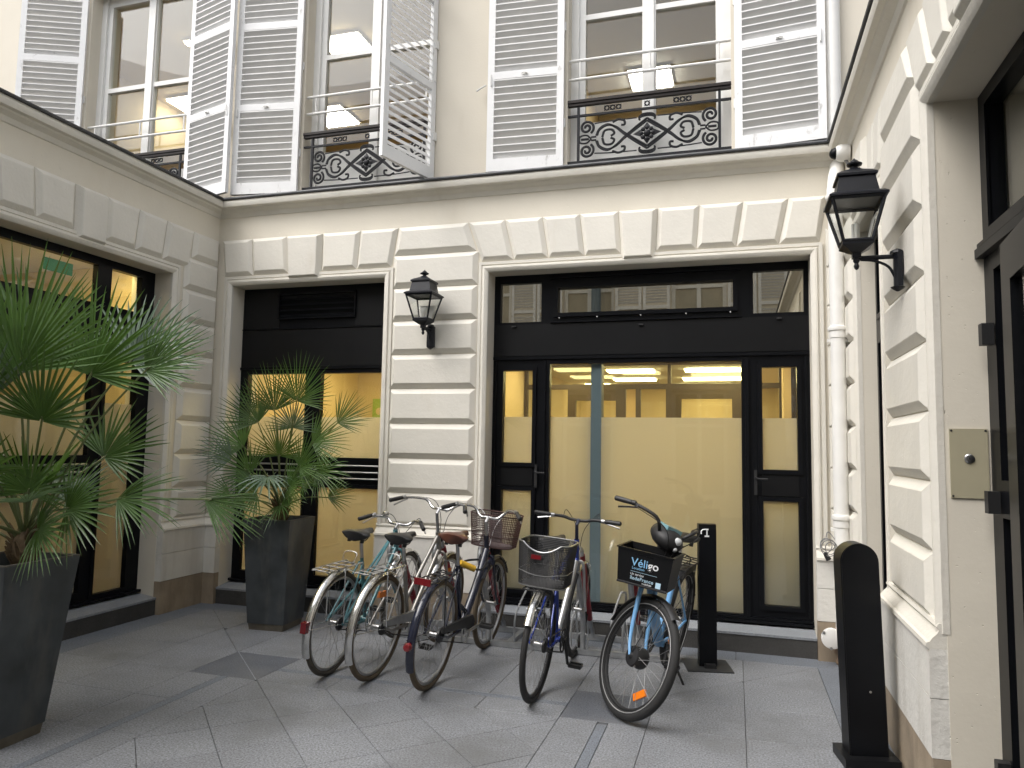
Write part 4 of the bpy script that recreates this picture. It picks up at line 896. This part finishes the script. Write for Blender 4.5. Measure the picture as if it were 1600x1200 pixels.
    if S.get('bell'):
        p = ct+pts[-3]*1.0+Vector((-.01, 0, .028)); part(MB().lathe([(.026,-.01),(.028,0),(.022,.014),(.008,.02),(.003,.021)], 14, Matrix.Translation(p)), 'bell', 'chrome', hb, True)
    cb = MB()
    for sg in (-1, 1): cb.tube(spline([ct+pts[-2 if sg > 0 else 1]+Vector((.04,0,-.01)), ct+Vector((.11, sg*.12, .05)), ct+Vector((.10, sg*.03, -.07)), A(.50)+Vector((.03, sg*.012, 0))], 6), .0028, 5)
    part(cb, 'brake_cable', S.get('cable', 'black_plastic'), steer=True)
    # saddle
    part(MB().tube([stt-sdir*.05, sad], .0125, 10), 'seatpost', S.get('post', 'alloy'))
    sm = MB(); secs = [(-.13,.088,.0),(-.115,.105,.006),(-.07,.098,.010),(-.02,.062,.006),(.04,.032,.004),(.10,.023,.006),(.138,.014,.002)]
    ring = [(math.cos(a), math.sin(a)) for a in [k*math.pi/8 for k in range(16)]]
    V = [(sad.x+.01+x+(.012 if q[1] < 0 else 0), q[0]*w, sad.z+.055+z+(q[1]*.022 if q[1] > 0 else q[1]*.045*(w/.105)**.5)) for x, w, z in secs for q in ring]
    F = [(k*16+i, k*16+(i+1) % 16, k*16+16+(i+1) % 16, k*16+16+i) for k in range(len(secs)-1) for i in range(16)]+[tuple(range(16)), tuple(range(16*len(secs)-16, 16*len(secs)))]
    sdl = part(sm.add(V, F), 'saddle', S.get('saddle', 'black_leather'), ang=60)
    u = MB()
    for sg in (-1, 1): u.tube(spline([sad+Vector((-.09, sg*.05, .02)), sad+Vector((-.05, sg*.025, .002)), sad+Vector((.04, sg*.02, .004)), sad+Vector((.11, sg*.008, .03))], 4), .004, 6); u.lathe([(.014,0),(.014,.028)], 8, Matrix.Translation(sad+Vector((-.08, sg*.05, .0))))
    part(u, 'saddle_rail', 'black_plastic', sdl)
    # drive
    ck = MB().torus(bb+Vector((0,-.05,0)), (0,1,0), .078, .0055, 30, 6); ck.lathe([(.03,-.004),(.03,.004)], 10, Matrix.Translation(bb+Vector((0,-.05,0))) @ Matrix.Rotation(rad(90),4,'X'))
    for k in range(5): a = k*1.2566; ck.tube([bb+Vector((0,-.05,0)), bb+Vector((.076*math.cos(a),-.05,.076*math.sin(a)))], .006, 5)
    ca = S.get('crank', .5); pe = []
    for sg, a in ((-1, ca), (1, ca+math.pi)):
        e = bb+Vector((.165*math.cos(a), sg*.085, .165*math.sin(a))); part(MB().tube([bb+Vector((0, sg*.04, 0)), bb+Vector((0, sg*.062, 0)), e], [.010, .012, .010], 8), 'crank_arm', S.get('crankm', 'alloy')); pe.append((sg, e))
    part(ck, 'chainring', S.get('crankm', 'alloy'))
    for sg, e in pe:
        b = MB(); c2 = e+Vector((0, sg*.055, 0))
        for x in (-.03, .03): b.box(c2.x+x-.008, c2.x+x+.008, c2.y-.042, c2.y+.042, c2.z-.011, c2.z+.011)
        b.box(c2.x-.03, c2.x+.03, c2.y-.045, c2.y-.037, c2.z-.009, c2.z+.009); b.box(c2.x-.03, c2.x+.03, c2.y+.037, c2.y+.045, c2.z-.009, c2.z+.009); b.tube([e, c2+Vector((0, sg*.045, 0))], .009, 8)
        part(b, 'pedal', 'black_plastic', smooth=False)
    ch = MB(); ch.tube([bb+Vector((.0,-.05,.08)), Vector((0,-.05,R+.034))], .004, 5); ch.tube([bb+Vector((0,-.05,-.08)), Vector((0,-.05,R-.034))], .004, 5)
    ch.lathe([(.045,-.012),(.045,.002),(.03,.012)], 16, Matrix.Translation((0,-.042,R)) @ Matrix.Rotation(rad(90),4,'X')); part(ch, 'chain', 'black_plastic')
    if S.get('guard'):
        g = MB(); a, b = bb+Vector((.06,-.066,.03)), Vector((-.02,-.066,R+.0)); up_ = Vector((-(b-a).z, 0, (b-a).x)).normalized(); up_ = up_ if up_.z > 0 else -up_
        q = [a+up_*.075, a+up_*.02+Vector((.055,0,0)), a-up_*.05+Vector((.03,0,0)), a+up_*.005-Vector((.1,0,0)), b+up_*.02, b+up_*.055]
        g.add([tuple(p) for p in q]+[(p.x, p.y+.022, p.z) for p in q], [tuple(range(6)), tuple(range(6, 12))]+[(i, (i+1) % 6, 6+(i+1) % 6, 6+i) for i in range(6)]); part(g, 'chain_guard', S['guard'], smooth=False)
    # mudguards
    def mud(c, a0, a1, mat, steer, w=.027):
        mb = MB(); n = 22; Rm = R+.016; prof = [(-w, -.012), (-w*.75, 0), (0, .007), (w*.75, 0), (w, -.012)]
        V = []
        for i in range(n+1):
            a = rad(a0+(a1-a0)*i/n)
            for y, dr in prof: V.append((c.x+math.cos(a)*(Rm+dr), y, c.z+math.sin(a)*(Rm+dr)))
        mb.add(V, [(i*5+k, i*5+k+1, i*5+6+k, i*5+5+k) for i in range(n) for k in range(4)])
        for sg in (-1, 1):
            a = rad(a1-(a1-a0)*.22); mb.tube([c+Vector((0, sg*.055, 0)), c+Vector((math.cos(a)*Rm, sg*w, math.sin(a)*Rm))], .0025, 5)
        return part(mb, 'mudguard', mat, steer=steer, ang=60)
    if S.get('mud'):
        mr = mud(rc_, *S.get('mr', (60, 200)), S['mud'], False, S.get('mw', .027))
        mud(fcx, *S.get('mf', (140, 30)), S.get('mudf', S['mud']), True, S.get('mw', .027))
    # luggage carrier
    if S.get('rack'):
        z = R*2+S.get('rz', .045); g = MB(); x0, x1, w = -.27, .17, .062
        g.tube(spline([(x1, -w, z), (x0+.03, -w, z), (x0, -w*.6, z), (x0, w*.6, z), (x0+.03, w, z), (x1, w, z)], 4), .0048, 6)
        for x in (-.2, -.1, .0, .1): g.tube([(x, -w, z), (x, w, z)], .004, 6)
        g.tube([(-.25, 0, z), (x1, 0, z)], .004, 6)
        for sg in (-1, 1): g.tube([(-.06, sg*w, z), (-.005, sg*.068, R+.01)], .0045, 6); g.tube([(x1, sg*w, z), stt+Vector((0, sg*.02, -.08))], .004, 6)
        g.tube(spline([(.08, -w*.7, z+.008), (.11, -w*.7, z+.07), (.11, w*.7, z+.07), (.08, w*.7, z+.008)], 5), .0035, 5)
        part(g, 'luggage_rack', S['rack'])
    if S.get('rackplate'): 
        z = R*2+.045; part(MB().box(-.285,-.272,-.055,.055,z-.03,z+.012), 'rear_reflector', 'red_lens', smooth=False)
    if S.get('tail'):
        a = rad(S['tail']); c = rc_+Vector((math.cos(a)*(R+.03), 0, math.sin(a)*(R+.03))); b = MB()
        if S.get('tailround'): b.lathe([(.026,0),(.028,.02),(.02,.034),(.005,.038)], 14, Matrix.Translation(c) @ Matrix.Rotation(a, 4, Vector((0,-1,0))) @ Matrix.Rotation(rad(90), 4, 'Y'))
        else: b.box(-.026,.026,-.02,.02,-.034,.034); b.xf(Matrix.Translation(c))
        part(b, 'tail_light', 'red_lens', smooth=bool(S.get('tailround')))
    if S.get('lamp'):
        p = A(.54)+Vector((.075, 0, .0)); part(MB().lathe([(.012,-.06),(.034,-.03),(.038,.0),(.036,.01)], 14, Matrix.Translation(p) @ Matrix.Rotation(rad(90),4,'Y')), 'headlight', 'navy_paint', steer=True)
    if S.get('stand'):
        b = bb+Vector((-.09, .04, -.04)); part(MB().tube([b, b+Vector((.02, .16, -.225)), b+Vector((.05, .185, -.232))], [.010,.008,.012], 8), 'kickstand', 'black_plastic')
    return root, dict(A=A, MS=MS, ct=ct, pts=pts, R=R, wb=wb, bb=bb, stt=stt, sad=sad, part=part, h1=h1, h0=h0, fcx=fcx)

b1, i1 = bike('teal bicycle with silver mudguards and black saddle nearest the smaller palm', (2.37,-1.60), 0, 5.5, dict(type='mixte', frame='teal_paint', mud='chrome', rack='chrome', tyre='grey_tyre', tail=172, tube=.013, stem=.04, ht=.58, bw=.25, sweep=.10, rise=.04, bell=True, crank=2.3, sad=.63, mr=(65, 205)))
b2, i2 = bike('champagne silver bicycle with chrome rack between the teal and the navy ones', (2.69,-1.60), 3, 5.5, dict(type='lady', frame='champagne_paint', mud='chrome', rack='chrome', tyre='tan_tyre', tube=.0155, stem=.19, ht=.58, bw=.29, sweep=.19, rise=.06, crank=-1.2, reflector=1.5, guard='alloy', lamp=True, sad=.62, mr=(62, 207)))
b3, i3 = bike('navy step-through bicycle with brown leather saddle and wine coloured front basket', (3.117,-1.645), 1.5, 5.5, dict(type='step', frame='navy_paint', mud='navy_paint', rack='black_plastic', rackplate=True, tyre='tan_tyre', tail=178, tailround=True, tube=.0165, stem=.14, ht=.58, bw=.28, sweep=.14, rise=.07, crank=.1, guard='black_plastic', saddle='brown_leather', mr=(62, 205), rz=.03, cable='print_white', grip='black_plastic', sad=.655))
b4, i4 = bike('blue and silver bicycle with black mesh basket over its rear wheel', (3.81,-1.635), 1.5, 5.0, dict(type='diamond', frame='blue_paint', second='silver_paint', mud='chrome', mr=(75, 150), mf=(120, 45), tyre='black_rubber', tube=.0165, stem=.15, ht=.58, bw=.27, sweep=.05, rise=.02, flat=True, barm='black_plastic', stemm='navy_paint', forkm='silver_paint', crank=-1.35, rack='black_plastic', rz=.03, sad=.66, rim='black_plastic', crankm='black_plastic'))
# black mesh basket on the blue bicycle's carrier
def basket(i, par, c, lx, ly, h, mat, rimm, steer, flare=1.12, nz=13, step=.016, dip=0):
    def ring(f):
        k = (1+(flare-1)*f); a, b, r_ = lx/2*k, ly/2*k, .07*k; P = []
        for sx, sy, q0 in ((1,1,0),(-1,1,90),(-1,-1,180),(1,-1,270)):
            for s in range(5): an = rad(q0+s*22.5); P.append(Vector((sx*(a-r_)+r_*math.cos(an), sy*(b-r_)+r_*math.sin(an), h*f)))
        return P
    def dense(P):
        out = []
        for k in range(len(P)):
            p, q = P[k], P[(k+1) % len(P)]; n = max(1, int((q-p).length/step))
            out += [p.lerp(q, s/n) for s in range(n)]
        return out
    c = Vector(c); mb = MB(); B0 = dense(ring(0)); T0 = ring(1)
    N = len(B0); kx = lambda f: (1+(flare-1)*f)
    def pt(k, f):
        p = B0[k]; zz = h*f
        if dip and p.x < -lx*.38: zz -= f*dip*max(0, 1-(abs(p.y)/(ly*.36))**2)
        return c+Vector((p.x*kx(f), p.y*kx(f), zz))
    for k in range(N): mb.tube([pt(k, 0), pt(k, 1)], .0021, 3, cap=False)
    for z in range(1, nz): mb.tube([pt(k, z/nz) for k in range(N)], .0021, 3, True)
    for k in range(0, N, 2):
        p = B0[k]; mb.tube([c+p, c+Vector((p.x, -p.y, 0))], .0015, 3, cap=False)
    b = i['part'](mb, 'basket', mat, None, steer, False)
    rm = MB()
    for f, rr in ((1, .005), (0, .0042), (.33, .0032)): rm.tube([pt(k, f) for k in range(N)], rr, 6, True)
    i['part'](rm, 'basket_rim', rimm, b, steer)
    return b
bk = basket(i4, b4, (-.09, -.025, .735), .28, .285, .255, 'mesh_black', 'alloy', False, 1.13, 24, .0085, dip=.05)
i4['part'](MB().box(-.262,-.258,-.03,.03,.90,.925), 'badge', 'red_lens', bk, smooth=False)
p = i3['ct']+Vector((.20, 0, -.13))
basket(i3, b3, p-Vector((0,0,.10)), .25, .32, .24, 'mesh_wine', 'mesh_wine', True, 1.18, 14, .012)
t = thing('bicycle_lock', 'yellow capped lock hanging on the navy bicycle', 'lock', loc=None)
Ml = b3.matrix_world.copy() if False else Matrix.Translation((3.117,-1.645,0)) @ Matrix.Rotation(rad(88.5), 4, 'Z') @ Matrix.Rotation(rad(5.5), 4, 'X')
MB().tube([(3.19,-1.02,.665),(3.11,-1.10,.715)], .023, 12).build('crossbar', MT['yellow_plastic'], t, True)
MB().tube(spline([(3.20,-1.015,.66),(3.235,-.97,.66),(3.225,-.86,.70),(3.185,-.80,.70),(3.12,-.83,.70),(3.105,-.95,.71),(3.12,-1.06,.715)], 4), .008, 8).build('shackle', MT['black_plastic'], t, True)
# the sky-blue rental bicycle, facing out with its front wheel turned
hd = 180+10
b5, i5 = bike('sky blue rental bicycle with black printed front box and turned front wheel', (4.545,-.60), hd, -9, dict(type='step', frame='sky_paint', mud='black_plastic', mr=(60, 190), mf=(172, 62), mw=.033, R=.352, wb=1.10, tr=.027, tyre='black_rubber', stripe=True, rim='black_plastic', hubmotor=True, tube=.019, stem=.13, ht=.60, bw=.30, sweep=.16, rise=.09, barm='black_plastic', leverm='black_plastic', stemm='black_plastic', forkr=.019, crank=2.6, steer=51, stand=True, reflector=-.75, rack='black_plastic', sad=.66, crankm='black_plastic', ha=70))
part5 = i5['part']
c5 = i5['ct']
hd_ = MB(); ringp = [(math.cos(a), math.sin(a)) for a in [k*math.pi/8 for k in range(16)]]
secs = [(-.10,.035,.03,.012),(-.08,.075,.056,.006),(-.02,.10,.07,.0),(.045,.098,.068,-.008),(.095,.07,.054,-.016),(.118,.03,.024,-.02)]
V = [(c5.x+.0+x, q[0]*w, c5.z-.01+dz+q[1]*hh) for x, w, hh, dz in secs for q in ringp]
hd5 = part5(hd_.add(V, [(k*16+i, k*16+(i+1) % 16, k*16+16+(i+1) % 16, k*16+16+i) for k in range(5) for i in range(16)]+[tuple(range(16)), tuple(range(80, 96))]), 'display_housing', 'black_plastic', None, True, True, 60)
part5(MB().add([(c5.x-.06, -.05, c5.z+.06), (c5.x+.05, -.055, c5.z+.062), (c5.x+.05, .055, c5.z+.062), (c5.x-.06, .05, c5.z+.06), (c5.x-.06, -.05, c5.z+.03), (c5.x+.05, -.055, c5.z+.03), (c5.x+.05, .055, c5.z+.03), (c5.x-.06, .05, c5.z+.03)], [(0,1,2,3),(4,7,6,5),(0,4,5,1),(1,5,6,2),(2,6,7,3),(3,7,4,0)]), 'display', 'screen_teal', hd5, True, False)
for dy, dz, rr in ((.012, .012, .026), (.012, -.036, .018)): part5(MB().lathe([(rr,0),(rr,.012),(rr*.6,.022),(.003,.025)], 14, Matrix.Translation((c5.x+.10, dy, c5.z+dz-.012)) @ Matrix.Rotation(rad(90),4,'Y')), 'headlight', 'clear_lens', hd5, True)
# front box, fixed to the frame, with its printing
H1 = i5['h1']; bx = Vector((H1.x+.15, 0, H1.z-.165))
def boxring(lx, ly, z): return [(bx.x+a*lx, b*ly, bx.z+z) for a, b in ((-1,-1),(1,-1),(1,1),(-1,1))]
rg = [boxring(.10,.150,0), boxring(.125,.168,.205), boxring(.132,.175,.205), boxring(.132,.175,.214), boxring(.117,.160,.214), boxring(.094,.143,.012)]
fb = part5(MB().add([p for r in rg for p in r], [(k*4+i, k*4+(i+1) % 4, k*4+4+(i+1) % 4, k*4+4+i) for k in range(5) for i in range(4)]+[(0,1,2,3), (20,21,22,23)]), 'front_box', 'black_panel', smooth=False)
part5(MB().tube([(bx.x+.103,-.152,bx.z+.006),(bx.x+.103,.152,bx.z+.006)], .007, 6), 'box_edge', 'black_plastic', fb)
part5(MB().box(bx.x+.121,bx.x+.1235,-.06,.06,bx.z+.182,bx.z+.189), 'handle_slot', 'black_frame', fb, smooth=False)
part5(MB().tube([H1+Vector((0,0,-.02)), bx+Vector((0,0,.03))], .022, 8), 'box_bracket', 'black_plastic', fb)
def text(body, size, y, z, mat, bold=0.0, al='LEFT'):
    cu = bpy.data.curves.new('t', 'FONT'); cu.body = body; cu.size = size; cu.align_x = al; cu.extrude = .0004; cu.offset = bold
    ob = bpy.data.objects.new('t', cu); COL.objects.link(ob); bpy.context.view_layer.update()
    me = bpy.data.meshes.new_from_object(ob.evaluated_get(bpy.context.evaluated_depsgraph_get())); bpy.data.objects.remove(ob); bpy.data.curves.remove(cu)
    # front face of the box: +x side, reading from the rider's right to left
    sl_ = Vector((.025, 0, .205)).normalized(); yv = Vector((0, 1, 0)); org = Vector((bx.x+.1004, 0, bx.z))+sl_*z+yv*y
    nrm = yv.cross(sl_).normalized()
    Mt = Matrix((yv, sl_, nrm)).transposed().to_4x4(); Mt.translation = org+nrm*.0012
    me.transform(Mt); me.materials.clear(); me.materials.append(MT[mat]); w = max(v.co.y for v in me.vertices) if me.vertices else 0
    put('lettering', me, fb); return w
wv = text('Véli', .068, -.078, .118, 'print_blue', .0003); text('go', .066, wv+.003, .118, 'print_white', .0011)
text('Location', .022, -.07, .098, 'print_blue')
part5(MB().box(bx.x+.109,bx.x+.1108,-.075,.085,bx.z+.082,bx.z+.0835), 'rule_line', 'print_pale', fb, smooth=False)
text('Un service', .019, -.075, .062, 'print_white', .0); text('îledeFrance', .031, -.075, .034, 'print_pale', .0002); text('mobilités', .016, .0, .018, 'print_white', .0)
part5(MB().box(bx.x+.1025,bx.x+.1062,.082,.112,bx.z+.016,bx.z+.05), 'emblem', 'print_pale', fb, smooth=False)
# battery carrier behind the saddle
z5 = .35*2+.03
part5(MB().box(-.20,.12,-.035,.035,z5-.05,z5-.012), 'battery', 'black_plastic', smooth=False)
